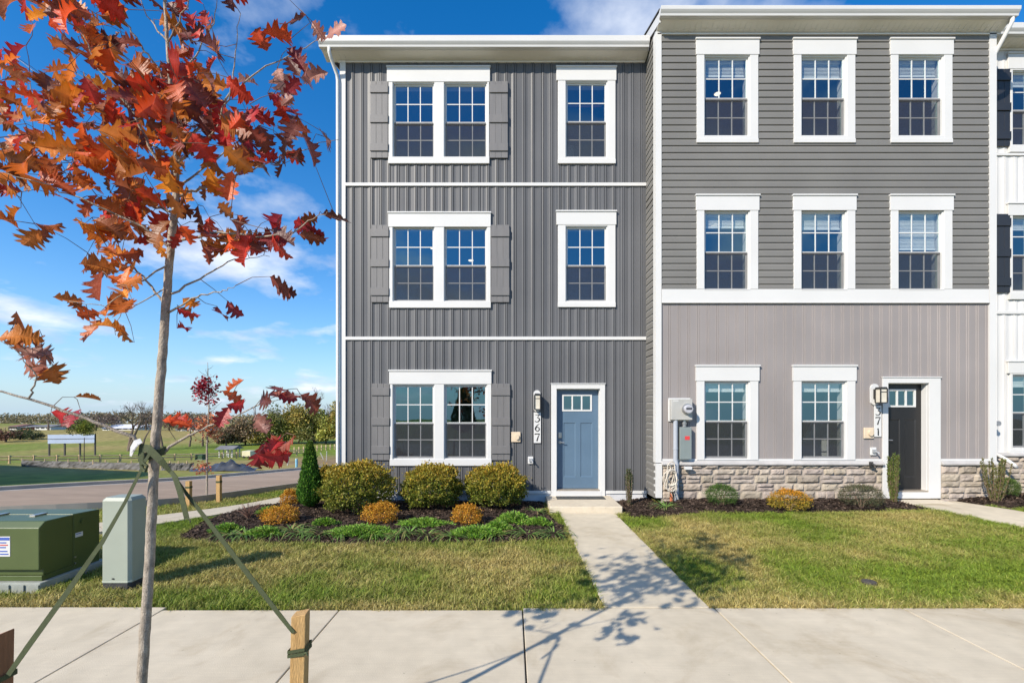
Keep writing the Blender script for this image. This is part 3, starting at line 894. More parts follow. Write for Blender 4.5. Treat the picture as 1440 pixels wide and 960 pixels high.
# rest of the shell
s = MB()
LAPs = LAP
cladding(s, .25, zw + .1, YA, YA + 12, [], .133, LAPs, lambda u, v, d: (ax(480) - .004 - d, v, u))
s.add([(ax(480), YA + 12, 0), (x1A, YA + 12, 0), (x1A, YA + 12, zw), (ax(480), YA + 12, zw)], [(0, 1, 2, 3)])
s.add([(ax(480) - .002, YA, zw), (ax(480) - .002, YA + 12, zw), (ax(480) - .002, YA + 6, zw + 2.05)], [(0, 1, 2)])
s.build('side_siding', m_char, hA)
s = MB(); s.box(ax(482), x1A - .002, YA + .002, YA + .1, -.1, az(691)); s.build('foundation', m_found, hA)
s = MB(); s.box(ax(486), DA[0] - .12, YA - .022, YA + .001, az(693.5), az(689.5)); s.box(DA[1] + .12, x1A - .01, YA - .022, YA + .001, az(693.5), az(689.5)); s.build('starter_trim', m_white, hA)
s = MB(); s.prism([(ax(478.5), YA - .03), (ax(486.5), YA - .03), (ax(486.5), YA + .0), (ax(480) + .001, YA + .0), (ax(480) + .001, YA + .1), (ax(478.5), YA + .1)], lambda u, v, w: (u, v, w), az(692), zw + .02)
s.build('corner_trim', m_white, hA)
for py in (260, 475.7):
    s = MB(); s.box(ax(486.5), x1A - .02, YA - .034, YA + .002, az(py + 2.3), az(py - 2.1)); s.build('band_trim', m_white, hA, bevel=.003)
for (z0, z1, ht, cb, hb, hd, cs) in DW:
    window(hA, YA, [(ax(555), ax(609)), (ax(627), ax(683))], z0, z1, (ax(cs[0]), ax(cs[1]), az(cb), az(hb)), (ax(hd[0]), ax(hd[1]), az(hb), az(ht)), sill=(ax(cs[0]) - .004, ax(cs[1]) + .004, az(cb) - .004, az(cb - 9)))
    for a, b in ((ax(cs[0]) - .375, ax(cs[0]) - .010), (ax(cs[1]) + .010, ax(cs[1]) + .385)):
        shutter(hA, YA, a, b, z0 - .05, z1 + .055, m_shut)
for (z0, z1, ht, cb, hb) in SWN:
    window(hA, YA, [(ax(797.5), ax(851.5))], z0, z1, (ax(784.5), ax(865), az(cb), az(hb)), (ax(781.5), ax(867), az(hb), az(ht)), sill=(ax(784.5) - .004, ax(865) + .004, az(cb) - .004, az(cb - 6)))
m_blue = mat('door_blue', (.088, .145, .21), .42, .05, 2, .04, 90, world=True)
door(hA, YA, DA[0], DA[1], DA[2], DA[3], (ax(775), ax(850.5), az(697), az(540)), m_blue, .115, 'blue panelled front door with three small panes')
wall_lamp(hA, ax(755), az(565), YA, w=.115, h=.36)
number_plate(hA, ax(755.5), az(601), .145, .63, YA - .016, '367', .155, (az(588), az(601), az(614.5)))
bell_box(hA, ax(725.5), az(614), YA - .016); hose_tap(hA, ax(746), az(646.5), YA - .016)
roof_parts(hA, -3.84, 2.76, YA, zw, .37, 9.145, 9.325)
gutter(hA, -3.86, 2.74, YA, .37, 9.14, .19)
s = MB()
yg = YA - .30
s.tube([(-3.66, yg, 9.15), (-3.66, yg, 9.05), (-3.645, yg + .05, 8.97), (-3.60, YA - .06, 8.78), (-3.585, YA - .055, 8.66), (-3.585, YA - .055, .25), (-3.62, YA - .16, .12)], .034, 10)
s.build('downspout', m_white, hA, smooth=True)
interior(hA, ax(480) + .01, x1A - .005, YA, [(.14, 2.85), (3.25, 5.85), (6.25, 8.95)])
for x, y, z in ((ax(640) + .75, YA + 2.4, 8.95), (ax(575) + .2, YA + 1.7, 5.85), (ax(612) + .5, YA + 2.6, 5.85)): ceiling_lamp(hA, x, y, z)
s = MB(); s.box(.95, 1.5, YA + 1.6, YA + 1.65, 6.26, 8.3); s.build('wardrobe_door', m_blind, hA)
s = MB(); s.box(ax(800), ax(850), YA + .3, YA + .34, 8.36, 8.42); s.build('curtain_rail', mat('red_wood', (.16, .035, .035), .6), hA)
# ------------------------------------------------------------------ grey house (number 371)
YB = 8.69; sB = FPX / YB
bx = lambda px: (px - 720) / sB
bz = lambda py: CAMZ + (HY - py) / sB
hB = thing('townhouse', (bx(1160), YB, .12), 'grey lap sided townhouse over taupe panels and a stone base, with a black front door', 'townhouse', 'townhouses in the row')
x0B, x1B = bx(921), bx(1399)
zwB = bz(48)
WB3 = (bz(190), bz(82)); WB2 = (bz(406), bz(299)); WB1 = (bz(643), bz(538))
cols3 = [(992, 1051), (1128, 1187), (1264, 1323)]
holes_u = []; holes_l = []
for z0, z1 in (WB3, WB2):
    for a, b in cols3: holes_u.append((z0 - .045, z1 + .045, bx(a) - .045, bx(b) + .045))
for a, b in cols3[:2]: holes_l.append((bx(a) - .045, bx(b) + .045, WB1[0] - .045, WB1[1] + .045))
DB = (bx(1247.5), bx(1305), bz(690), bz(538.5))
holes_l.append((DB[0] - .005, DB[1] + .005, bz(700), DB[3] + .005))
s = MB(); cladding(s, bz(409), zwB, x0B + .01, x1B - .02, holes_u, .1335, LAP, frontZ(YB), phase=bz(409))
s.build('lap_siding', m_grey, hB)
s = MB(); cladding(s, x0B + .01, x1B - .02, bz(652), bz(424), holes_l, .186, BB2, frontX(YB), phase=bx(930))
s.build('panel_siding', m_taupe, hB)
# return wall towards the charcoal house, and the far side
s = MB(); cladding(s, .18, zwB + .1, YB + .005, YB + 12, [], .1335, LAP, lambda u, v, d: (2.79 - d, v, u), phase=bz(409))
s.add([(2.795, YB, zwB), (2.795, YB + 12, zwB), (2.795, YB + 6, zwB + 2.02)], [(0, 1, 2)])
s.add([(x1B - .02, YB, 0), (x1B - .02, YB + 12, 0), (x1B - .02, YB + 12, zwB), (x1B - .02, YB, zwB)], [(0, 1, 2, 3)])
s.add([(2.8, YB + 12, 0), (x1B - .02, YB + 12, 0), (x1B - .02, YB + 12, zwB), (2.8, YB + 12, zwB)], [(0, 1, 2, 3)])
s.build('side_siding', m_grey, hB)
s = MB()
s.prism([(2.768, YB - .032), (bx(929.5), YB - .032), (bx(929.5), YB), (2.79, YB), (2.79, YB + .12), (2.768, YB + .12)], lambda u, v, w: (u, v, w), bz(650), zwB + .02)
s.build('corner_trim', m_white, hB)
s = MB(); s.box(bx(1389.5), x1B + .002, YB - .032, YB + .12, bz(650), zwB + .02); s.build('corner_trim', m_white, hB)
s = MB(); s.box(2.772, bx(930), YB - .045, YB + .1, bz(699), bz(651)); s.build('stone_end_trim', m_white, hB)
s = MB(); s.box(bx(930) + .001, bx(1389) - .001, YB - .030, YB + .004, bz(425.5), bz(407)); s.box(bx(930) + .001, bx(1389) - .001, YB - .044, YB + .004, bz(426.6), bz(425.4)); s.build('band_trim', m_white, hB, bevel=.003)
for za, zb in ((bz(645.8), bz(643.5)),):
    pass
# windows
BL3 = [.20, .22, .20]; BL2 = [.18, .20, .47]; BL1 = [.12, .12]
def w371(cols, zz, ht, hb, cb, bl):
    for k, (a, b) in enumerate(cols):
        window(hB, YB, [(bx(a), bx(b))], zz[0], zz[1], (bx(a - 13), bx(b + 14), bz(cb), bz(hb)), (bx(a - 15), bx(b + 16.3), bz(hb), bz(ht)), blind=bl[k],
               sill=(bx(a - 13) - .003, bx(b + 14) + .003, bz(cb) - .003, bz(cb - 5.5)) if cb < 300 else None)
w371(cols3, WB3, 56, 79, 202, BL3)
w371(cols3, WB2, 274.5, 297, 407, BL2)
w371(cols3[:2], WB1, 513, 535.5, 646, BL1)
m_bdoor = mat('door_black', (.012, .0115, .012), .38, .1, 2, .04, 90, world=True)
door(hB, YB, DB[0], DB[1], DB[2], DB[3], (bx(1240), bx(1321), bz(700), bz(531)), m_bdoor, .13, 'black panelled front door with three small panes')
wall_lamp(hB, bx(1228.5), bz(556), YB, w=.125, h=.33, proj=.26)
number_plate(hB, bx(1236.5) - .045, bz(592), .135, .60, YB - .006, '371', .145, (bz(578.5), bz(591.5), bz(607)))
bell_box(hB, bx(1222.5) - .03, bz(608.5), YB - .006); hose_tap(hB, bx(1228) - .02, bz(634), YB - .006)
m_ledge = mat('stone_ledge', (.40, .385, .37), .85, .12, 5, .3, 25, world=True)
# stone base: courses of rough blocks under a sloped ledge
def stone_wall(root, xa, xb, za, zb, Yf, m, gaps=()):
    s = MB(); cc = s.c
    r = random.Random(int((xa + 50) * 100))
    z = za
    rows = []
    hs = []
    while z < zb - .03:
        h = r.choice([.10, .125, .14, .15, .16]); h = min(h, zb - z)
        if zb - (z + h) < .05: h = zb - z
        rows.append((z, z + h)); z += h
    nx_, nz_ = 7, 4
    for (a, b) in rows:
        x = xa - r.random() * .1
        while x < xb:
            w = r.uniform(.17, .46) if b - a > .09 else r.uniform(.2, .52)
            p, q = max(x, xa), min(x + w, xb); x += w
            if q - p < .04: continue
            g = .007
            base = np.array([.335, .285, .235]) * r.uniform(.80, 1.2) * np.array([1, r.uniform(.985, 1.015), r.uniform(.95, 1.06)])
            split = [(a, b)]
            if b - a > .125 and r.random() < .30: split = [(a, (a + b) / 2), ((a + b) / 2, b)]
            for (a2, b2) in split:
                prot = r.uniform(.020, .045); sd_ = r.randint(0, 9999)
                vs = []
                for i in range(nz_ + 1):
                    for j in range(nx_ + 1):
                        u, v = j / nx_, i / nz_
                        e = min(u, 1 - u) * (q - p), min(v, 1 - v) * (b2 - a2)
                        edge = min(1, min(e) / .022) ** .6
                        d = prot * edge + .022 * edge * (float(fbm(u * (q - p) * 14 + sd_, v * (b2 - a2) * 18, sd_)) - .5) * 2
                        vs.append((p + g + (q - p - 2 * g) * u + r.uniform(-.004, .004), Yf - .004 - d, a2 + g + (b2 - a2 - 2 * g) * v + r.uniform(-.004, .004)))
                W = nx_ + 1
                s.add(vs, [(i * W + j, i * W + j + 1, (i + 1) * W + j + 1, (i + 1) * W + j) for i in range(nz_) for j in range(nx_)], tuple(base))
    s.box(xa, xb, Yf - .003, Yf + .06, za - .1, zb); s.c.extend([(.36, .31, .26)] * 8)
    o = s.build('stone_base', m, root)
    l = MB(); l.prism([(Yf - .075, zb - .012), (Yf - .075, zb + .02), (Yf - .02, zb + .062), (Yf + .05, zb + .062), (Yf + .05, zb - .012)], lambda u, v, w: (w, u, v), xa - .01, xb + .01)
    l.build('stone_ledge', m_ledge, root, bevel=.008)
    return o
m_stone = mat('cut_stone', (1, 1, 1), .92, .22, 9, .5, 45, attr=True, world=True, spec=.2)
stone_wall(hB, bx(930), bx(1239), bz(712), bz(652.2), YB - .012, m_stone)
stone_wall(hB, bx(1322), bx(1399), bz(708), bz(652.2), YB - .012, m_stone)
s = MB(); s.box(bx(931), bx(1239), YB - .022, YB, bz(647.6), bz(644.8)); s.box(bx(1322), bx(1389), YB - .022, YB, bz(647.6), bz(644.8)); s.build('starter_trim', m_white, hB)
roof_parts(hB, 2.785, 9.44, YB, zwB, .33, 9.27, 9.405, left_ret=False)
gutter(hB, 2.775, 9.48, YB, .33, 9.263, .147)
# downspout at the right corner
s = MB(); yg = YB - .24
s.tube([(9.40, yg, 9.27), (9.405, yg, 9.19), (9.38, yg + .03, 9.10), (9.34, YB + .02, 8.75), (9.355, YB + .06, 8.6)], .036, 10)
s.tube([(9.375, YB + .14, 8.62), (9.375, YB + .14, .42), (9.43, YB + .02, .30)], .036, 10)
s.build('downspout', m_white, hB, smooth=True)
interior(hB, x0B + .02, x1B - .06, YB, [(.22, 2.85), (3.30, 5.95), (6.30, 9.05)])
for x, y, z in ((bx(1026) + .45, YB + 1.5, 9.05), (bx(1022) + .3, YB + 1.2, 5.95), (bx(1152) + .5, YB + 1.8, 5.95)): ceiling_lamp(hB, x, y, z)
s = MB(); s.box(bx(1262), bx(1292), YB + .5, YB + .54, 6.35, 8.6); s.build('wardrobe_door', m_blind, hB)
s = MB(); s.prism([(bx(1150), .23), (bx(1190) + .5, .23), (bx(1190) + .5, 2.2)], lambda u, v, w: (u, w, v), YB + 1.2, YB + 1.3); s.build('stair_panel', m_blind, hB)
# electric meter, breaker box and conduit
YM = YB - .018
s = MB(); s.box(bx(940.5), bx(969.5), YM - .13, YM - .012, bz(590), bz(561)); mt = s.build('meter_box', mat('meter_grey', (.40, .395, .37), .5, .08, 4, .05, 60), hB, bevel=.008)
s = MB(); s.box(bx(939), bx(970), YM - .0118, YM + .002, bz(592), bz(559.5)); s.build('mounting_board', m_white, mt)
s = MB(); c0 = (bx(962), bz(575))
circ = lambda r, n=24: [(c0[0] + r * math.cos(k), c0[1] + r * math.sin(k)) for k in np.linspace(0, 2 * math.pi, n, endpoint=False)]
s.prism(circ(.105), lambda u, v, q: (u, q, v), YM - .155, YM - .1302); s.build('meter_ring', m_steel, mt)
s = MB(); s.prism(circ(.085), lambda u, v, q: (u, q, v), YM - .235, YM - .1552); s.build('meter_dial', mat('dial_glass', (.42, .42, .45), .12, .1, 8, spec=.9), mt, bevel=.02)
s = MB(); s.box(c0[0] - .055, c0[0] + .055, YM - .2372, YM - .2352, c0[1] - .012, c0[1] + .028); s.build('dial_plate', mat('dial_dark', (.06, .06, .07), .4), mt)
s = MB(); s.box(bx(943), bx(950), YM - .1325, YM - .1302, bz(564.2), bz(563)); s.build('maker_plate', m_white, mt)
m_cond = mat('conduit_grey', (.335, .36, .40), .5, .08, 3, .05, 40)
s = MB(); s.tube([(bx(947.5), YM - .075, bz(590)), (bx(947.5), YM - .075, bz(646)), (bx(948.5), YM - .085, bz(652)), (bx(948.5), YM - .095, .08)], .043, 14)
s.tube([(bx(947.5), YM - .075, bz(631)), (bx(947.5), YM - .075, bz(629))], .05, 14); s.build('conduit', m_cond, hB, smooth=False)
s = MB(); s.box(bx(953), bx(969), YM - .11, YM - .004, bz(644.5), bz(600)); bk = s.build('breaker_box', mat('breaker_grey', (.20, .235, .23), .5, .08, 4, .05, 50), hB, bevel=.006)
s = MB(); s.box(bx(959.6), bx(966.2), YM - .1122, YM - .1102, bz(617.6), bz(612.4)); s.build('warning_sticker', mat('sticker_red', (.62, .05, .05), .5), bk)
s = MB(); s.tube([(bx(960), YM - .06, bz(599.5)), (bx(960), YM - .06, bz(590.5))], .033, 12); s.tube([(bx(960), YM - .06, bz(596)), (bx(960), YM - .06, bz(593.5))], .045, 12); s.build('conduit_nipple', m_steel, hB)
s = MB(); s.box(bx(959), bx(968.5), YB - .17, YB - .09, bz(658.5), bz(654.5)); s.build('outlet_box', m_white, hB, bevel=.004)
s = MB(); s.tube([(bx(940.5), YB - .13, .05), (bx(941), YB - .12, bz(683))], .026, 10); s.build('conduit_stub', mat('conduit_orange', (.50, .15, .06), .55, .2, 9), hB)
s = MB(); s.box(bx(1217), bx(1220), YB - .14, YB - .085, bz(654.5), bz(648)); s.tube([(bx(1218.5), YB - .12, bz(650)), (bx(1220.5), YB - .19, bz(653))], .018, 8); s.build('tap', m_black, hB)
# coil of spare cable hanging from the conduit
s = MB(); r_ = random.Random(3)
for k in range(7):
    cxx, czz = bx(938.5) + r_.uniform(-.03, .03), bz(668) + r_.uniform(-.08, .08)
    pts = []
    ra, rb = r_.uniform(.05, .12), r_.uniform(.13, .26)
    for t in np.linspace(0, 2 * math.pi, 20): pts.append((cxx + ra * math.cos(t) + .02 * math.sin(3 * t + k), YB - .16 - .012 * k + .02 * math.sin(2 * t), czz + rb * math.sin(t)))
    s.tube(pts, .009, 6)
for k in range(4):
    s.tube([(bx(941) + .02 * k, YB - .17, bz(676)), (bx(940) + .05 * (k - 1.5), YB - .19, bz(688)), (bx(943) + .06 * (k - 1), YB - .18, bz(696 + 3 * k))], .006, 6)
tag(s.build('cable_coil', mat('cable_cream', (.55, .50, .42), .6, .15, 12), None, smooth=True), 'cream cable coil hanging on the grey conduit above the stone base', 'cable')

# ------------------------------------------------------------------ white house at the right edge
YC = 9.3
cx2 = lambda px: (px - 720) / sA
cz2 = lambda py: CAMZ + (HY - py) / sA
hC = thing('townhouse', (11.6, YC, .2), 'white board and batten townhouse with black shutters at the right edge', 'townhouse', 'townhouses in the row')
x0C, x1C = 9.38, 14.9
zwC = cz2(70)
wins = [(cz2(203), cz2(103), 76, 99, 214), (cz2(408), cz2(306), 286, 304, 420), (cz2(628), cz2(529), 507, 525, 640)]
cxs = [(1424, 1482), (1500, 1556)]
hl = [(cx2(a) - .045, cx2(b) + .045, w[0] - .045, w[1] + .045) for a, b in cxs for w in wins]
s = MB(); cladding(s, x0C, x1C, cz2(640), zwC, hl, .186, BB, frontX(YC), phase=cx2(1402)); s.build('board_siding', m_whv, hC)
s = MB(); s.add([(x1C, YC, 0), (x1C, YC + 12, 0), (x1C, YC + 12, zwC), (x1C, YC, zwC)], [(0, 1, 2, 3)]); s.build('side_siding', m_whv, hC)
for z0, z1, ht, hb, cb in wins:
    window(hC, YC, [(cx2(a), cx2(b)) for a, b in cxs], z0, z1, (cx2(1418.5), cx2(1562), cz2(cb), cz2(hb)), (cx2(1414), cx2(1566), cz2(hb), cz2(ht)), sill=(cx2(1417), cx2(1563), cz2(cb) - .02, cz2(cb - 8)), blind=[.15, .15])
    if cb < 600:
        shutter(hC, YC, cx2(1393), cx2(1418) - .004, z0 - .06, z1 + .06, m_shutk); shutter(hC, YC, cx2(1563), cx2(1588), z0 - .06, z1 + .06, m_shutk)
for py in (218, 440):
    s = MB(); s.box(x0C, x1C, YC - .030, YC + .001, cz2(py + 1.6), cz2(py - 1.6)); s.build('band_trim', m_white, hC)
stone_wall(hC, x0C, x1C, .05, cz2(640), YC - .012, mat('cut_stone_grey', (1, 1, 1), .92, .22, 9, .5, 45, attr=True, world=True, spec=.2))
roof_parts(hC, 9.42, 15.1, YC, zwC, .37, zwC + .065, zwC + .24, left_ret=False); gutter(hC, 9.50, 15.1, YC, .37, zwC + .06, .185)
interior(hC, x0C + .1, x1C - .05, YC, [(.3, 2.95), (3.3, 5.95), (6.4, 9.1)])
m_galv = mat('galvanised', (.30, .31, .33), .4, .15, 8, metal=.4)
s = MB(); xg = (1396 - 720) / (FPX / 9.16)
s.tube([(xg, 9.16, .3), (xg, 9.16, CAMZ + (HY - 612) / 69)], .035, 12); s.build('conduit', m_galv, hC)
s = MB(); s.box(xg - .02, xg + .05, 9.13, 9.27, CAMZ + (HY - 610) / 69, CAMZ + (HY - 578) / 69); mb2 = s.build('meter_box', m_galv, hC)
s = MB()
for zc in (CAMZ + (HY - 595) / 69,): s.tube([(xg + .02, 9.13, zc), (xg + .02, 9.06, zc)], .05, 16)
s.build('meter_dial', m_galv, mb2)
s = MB(); s.tube([(xg + .06, 9.2, 1.02), (xg + .10, 9.0, .9), (xg + .17, 8.92, .80), (xg + .21, 8.92, .74)], .034, 10); s.build('downspout', m_white, hC, smooth=True)

# ------------------------------------------------------------------ steps and mat
s = MB(); s.box(.695, 2.03, 8.255, YA + .02, -.12, .118)
tag(s.build('doorstep', m_conc2, None, bevel=.012), 'pale concrete step under the blue front door', 'step')
s = MB(); s.box(bx(1256) , bx(1318), 8.36, YB + .0, 0, .165)
tag(s.build('doorstep', m_conc2, None, bevel=.01), 'low concrete step under the black front door', 'step')
s = MB(); s.box(ax(781), ax(847), 8.92, 9.22, .1185, .127)
for k in range(12):
    xk = ax(783) + (ax(845) - ax(783)) * k / 12; s.box(xk, xk + .05, 8.94, 9.20, .1272, .131)
tag(s.build('door_mat', mat('mat_rubber', (.055, .058, .055), .9, .3, 30, .4, 80), None), 'dark door mat lying on the concrete step', 'door mat')
# ================================================================== PLANTS
m_leaf = mat('foliage', (1, 1, 1), .55, .12, 9, attr=True, trans=.22, spec=.35)
m_oak = mat('oak_leaf', (1, 1, 1), .42, .22, 22, attr=True, trans=.40, spec=.4, bump=.25, bscale=90)
m_grass = mat('grass_blade', (1, 1, 1), .6, .10, 4, attr=True, trans=.25, spec=.25)
m_bark = mat('bark_grey', (.42, .355, .28), .8, .32, 11, .5, 40, stretch=(4, 4, 2.4), color2=(.20, .165, .13))
m_bark2 = mat('bark_brown', (.135, .10, .075), .9, .3, 6, .5, 30)
m_twig = mat('twig', (.16, .10, .07), .8, .25, 9)

def unit(v): return v / np.maximum(np.linalg.norm(v, axis=1), 1e-9)[:, None]
def leaf_quads(P, D, Nn, L, W):
    """one folded rhombus per leaf: base point, direction, normal, length, width"""
    D = unit(D); S = unit(np.cross(D, Nn)); Nn = np.cross(S, D)
    L = L[:, None]; W = W[:, None]
    a = P; b = P + D * L * .5 + S * W * .5 + Nn * W * .12; c = P + D * L; d = P + D * L * .5 - S * W * .5 + Nn * W * .12
    V = np.stack([a, b, c, d], 1).reshape(-1, 3)
    return V, np.arange(len(P) * 4).reshape(-1, 4)
def pal(n, cols, wts=None, jit=.22, r=rng):
    cols = np.array(cols); k = r.choice(len(cols), n, p=None if wts is None else np.array(wts) / sum(wts))
    return np.clip(cols[k] * (1 + r.normal(0, jit, (n, 1))) * (1 + r.normal(0, .06, (n, 3))), .004, .9)
def sphere_dirs(n, r=rng):
    v = r.normal(0, 1, (n, 3)); return unit(v)

def bush(root_name, base, rx, ry, hh, n, leaf, cols, label, cat, group, wts=None, top=None, rough=.16, upright=.5, aspect=.6, stems=7, seed=0, freq=5.0):
    """rounded shrub: short stems and a leafy shell with an uneven outline"""
    r = np.random.default_rng(seed + 100)
    t = thing(root_name, base, label, cat, group)
    u = sphere_dirs(n, r); u[:, 2] = np.where(u[:, 2] < -.75, -u[:, 2], u[:, 2])
    th = np.arctan2(u[:, 1], u[:, 0]); ph = u[:, 2]
    lump = fbm(th * freq / 2 + 9, ph * freq + 7, seed, 4)
    rad = 1 + rough * 3.2 * (lump - .5) + .10 * (fbm(th * 4 + 3, ph * 9, seed + 50, 2) - .5) - np.abs(r.normal(0, .13, n)) * 1.1
    rad += (r.random(n) < .10) * r.uniform(0, .20, n) * (u[:, 2] > -.2)
    c = np.array([0, 0, hh * .5])
    P = u * rad[:, None] * np.array([rx, ry, hh * .52]) + c
    P[:, 2] = np.maximum(P[:, 2], .01 + .02 * r.random(n))
    D = unit(u * .6 + r.normal(0, .55, (n, 3)) + np.array([0, 0, upright]))
    Nn = unit(u + r.normal(0, .5, (n, 3)) + np.array([0, 0, .3]))
    L = leaf * r.uniform(.65, 1.35, n)
    V, F = leaf_quads(P, D, Nn, L, L * aspect)
    C = pal(n, cols, wts, .25, r)
    if top is not None:
        w = np.clip((P[:, 2] / hh - .45) * 1.7 + r.normal(0, .22, n) + (lump - .5) * 1.2, 0, 1)[:, None]
        C = C * (1 - w) + pal(n, top, None, .22, r) * w
    link_mesh('foliage', V + np.array(base), F, m_leaf, t, np.repeat(C, 4, 0))
    s = MB(); hh0 = hh; hh = hh * .9
    for k in range(stems):
        a = 2 * math.pi * k / stems + r.uniform(-.3, .3); q = r.uniform(.25, .6)
        e = (base[0] + rx * q * math.cos(a), base[1] + ry * q * math.sin(a), base[2] + hh * r.uniform(.5, .85))
        mid_ = ((base[0] * 1.2 + e[0] * .8) / 2, (base[1] * 1.2 + e[1] * .8) / 2, base[2] + hh * .3)
        s.tube([(base[0] + .02 * math.cos(a), base[1] + .02 * math.sin(a), base[2] - .02), mid_, e], [.010, .007, .003], 5)
    s.build('stem', m_twig, t)
    return t
def sz(px, p): return px * p.y / FPX

BOXC = [(.135, .165, .018), (.19, .215, .026), (.25, .255, .04), (.070, .095, .014)]
BOXT = [(.36, .235, .022), (.31, .23, .024), (.27, .235, .028), (.42, .27, .032)]
for px, py, w, h, sd_, lb in ((502, 724, 101, 78, 1, 'bronzed boxwood bush beside the narrow cedar, left of the ground floor window'),
                              (607, 719, 86, 68, 2, 'bronze topped boxwood bush centred under the ground floor window'),
                              (697, 718, 90, 66, 3, 'greenest round boxwood bush right of the window, nearest the blue door'),
                              (463, 707, 36, 56, 4, 'rusty brown boxwood half hidden behind the cedar at the house corner')):
    p = bp(px, py - 6)
    if sd_ == 4: p = Vector((-3.78, 9.15, BH(-3.78, 9.15)))
    bush('boxwood_bush', tuple(p), sz(w, p) / 2 * .92, sz(w, p) / 2 * .86, sz(h, p) * .84, 17000 if sd_ < 4 else 6500, .039, BOXC, lb, 'bush', 'boxwood bushes along the charcoal wall',
         top=BOXT, wts=(3, 3, 2, 2), rough=.20, seed=sd_, upright=.7)
ORC = [(.58, .29, .022), (.50, .22, .018), (.64, .37, .04), (.36, .15, .018)]
for px, py, w, h, sd_, lb in ((535, 737, 47, 26, 11, 'small orange bush in front of the leftmost pair of boxwoods'),
                              (657, 738, 40, 25, 12, 'small round orange bush between the two right hand boxwoods'),
                              (393, 737, 46, 22, 13, 'low spreading orange bush just left of the cedar'),
                              (408, 712, 24, 20, 14, 'little orange bush behind the low spreading one by the side pavement')):
    p = bp(px, py - 3)
    bush('spirea_bush', tuple(p), sz(w, p) / 2, sz(w, p) / 2 * .9, sz(h, p), 4200, .020, ORC, lb, 'bush', 'orange dwarf bushes', wts=(3, 3, 2, 2), rough=.34, seed=sd_, stems=6, freq=7)
p = bp(1110, 717)
bush('spirea_bush', tuple(p), sz(56, p) / 2, sz(44, p) / 2, sz(28, p), 4600, .021, [(.40, .27, .03), (.30, .24, .03), (.20, .17, .025)], 'orange and yellow dwarf bush below the stone base', 'bush', 'orange dwarf bushes',
     top=[(.55, .25, .015), (.50, .20, .01)], rough=.2, seed=15, stems=6, freq=7)
for px, py, w, h, sd_, cols, lb in ((1015, 711, 42, 27, 21, [(.06, .12, .02), (.09, .16, .025), (.045, .09, .018)], 'bright green needle bush nearest the electric meter'),
                                    (1211, 715, 54, 30, 22, [(.07, .085, .04), (.10, .10, .05), (.05, .07, .03), (.14, .11, .06)], 'grey green mounded bush left of the black door'),
                                    (1436, 691, 30, 24, 23, [(.10, .15, .03), (.07, .12, .025)], 'green mounded bush below the white house')):
    p = bp(px, py - 2)
    if sd_ == 23: p = Vector((9.62, 8.75, BH(9.62, 8.75)))
    bush('juniper_bush', tuple(p), sz(w, p) / 2, sz(w, p) / 2 * .9, sz(h, p), 5200, .034, cols, lb, 'bush', 'green mounded bushes', rough=.12, seed=sd_, aspect=.16, upright=.8, stems=6, freq=8)
# narrow cedar at the corner
def cone_plant(name, base, rw, hh, n, leaf, cols, label, cat, group=None, seed=0, power=.62, aspect=.3, flare=0.0):
    r = np.random.default_rng(seed)
    t = thing(name, base, label, cat, group)
    z = r.random(n) ** 1.15
    th = r.uniform(-np.pi, np.pi, n)
    prof = np.clip((1 - z) ** power * (1 - np.exp(-z * 14)) + .0, 0, 1)
    rib = .80 + .42 * (fbm(th * 2.6 + 5, z * 3.2, seed, 3) - .3)
    rr = rw * prof * rib * (1 - np.abs(r.normal(0, .13, n)))
    P = np.stack([rr * np.cos(th), rr * np.sin(th), z * hh * .96 + .01], -1)
    o = np.stack([np.cos(th), np.sin(th), 0 * th], -1)
    D = unit(o * .35 + np.array([0, 0, 1.0]) + r.normal(0, .28, (n, 3)))
    Nn = unit(o + r.normal(0, .55, (n, 3)))
    L = leaf * r.uniform(.6, 1.4, n)
    V, F = leaf_quads(P, D, Nn, L, L * aspect)
    dark = .55 + .9 * fbm(th * 2.6 + 5, z * 3.2, seed, 3)
    C = pal(n, cols, None, .2, r) * (.7 + .6 * r.random(n))[:, None]
    tip = np.clip((z - .72) * 2.6, 0, 1)[:, None]
    C = C * (1 - tip * .6) + np.array([.16, .19, .03]) * tip * .6
    link_mesh('foliage', V + np.array(base), F, m_leaf, t, np.repeat(C, 4, 0))
    s = MB(); s.tube([(base[0], base[1], base[2] - .02), (base[0], base[1], base[2] + hh * .85)], [.02, .006], 6); s.build('stem', m_bark2, t)
    return t
p = bp(436, 713)
cone_plant('cedar', tuple(p), sz(40, p) / 2, sz(94, p), 13000, .052, [(.055, .15, .016), (.085, .21, .022), (.035, .10, .014), (.13, .26, .03)], 'narrow bright green cedar at the left house corner', 'cedar', seed=31)
p = Vector((2.28, 8.75, BH(2.28, 8.75)))
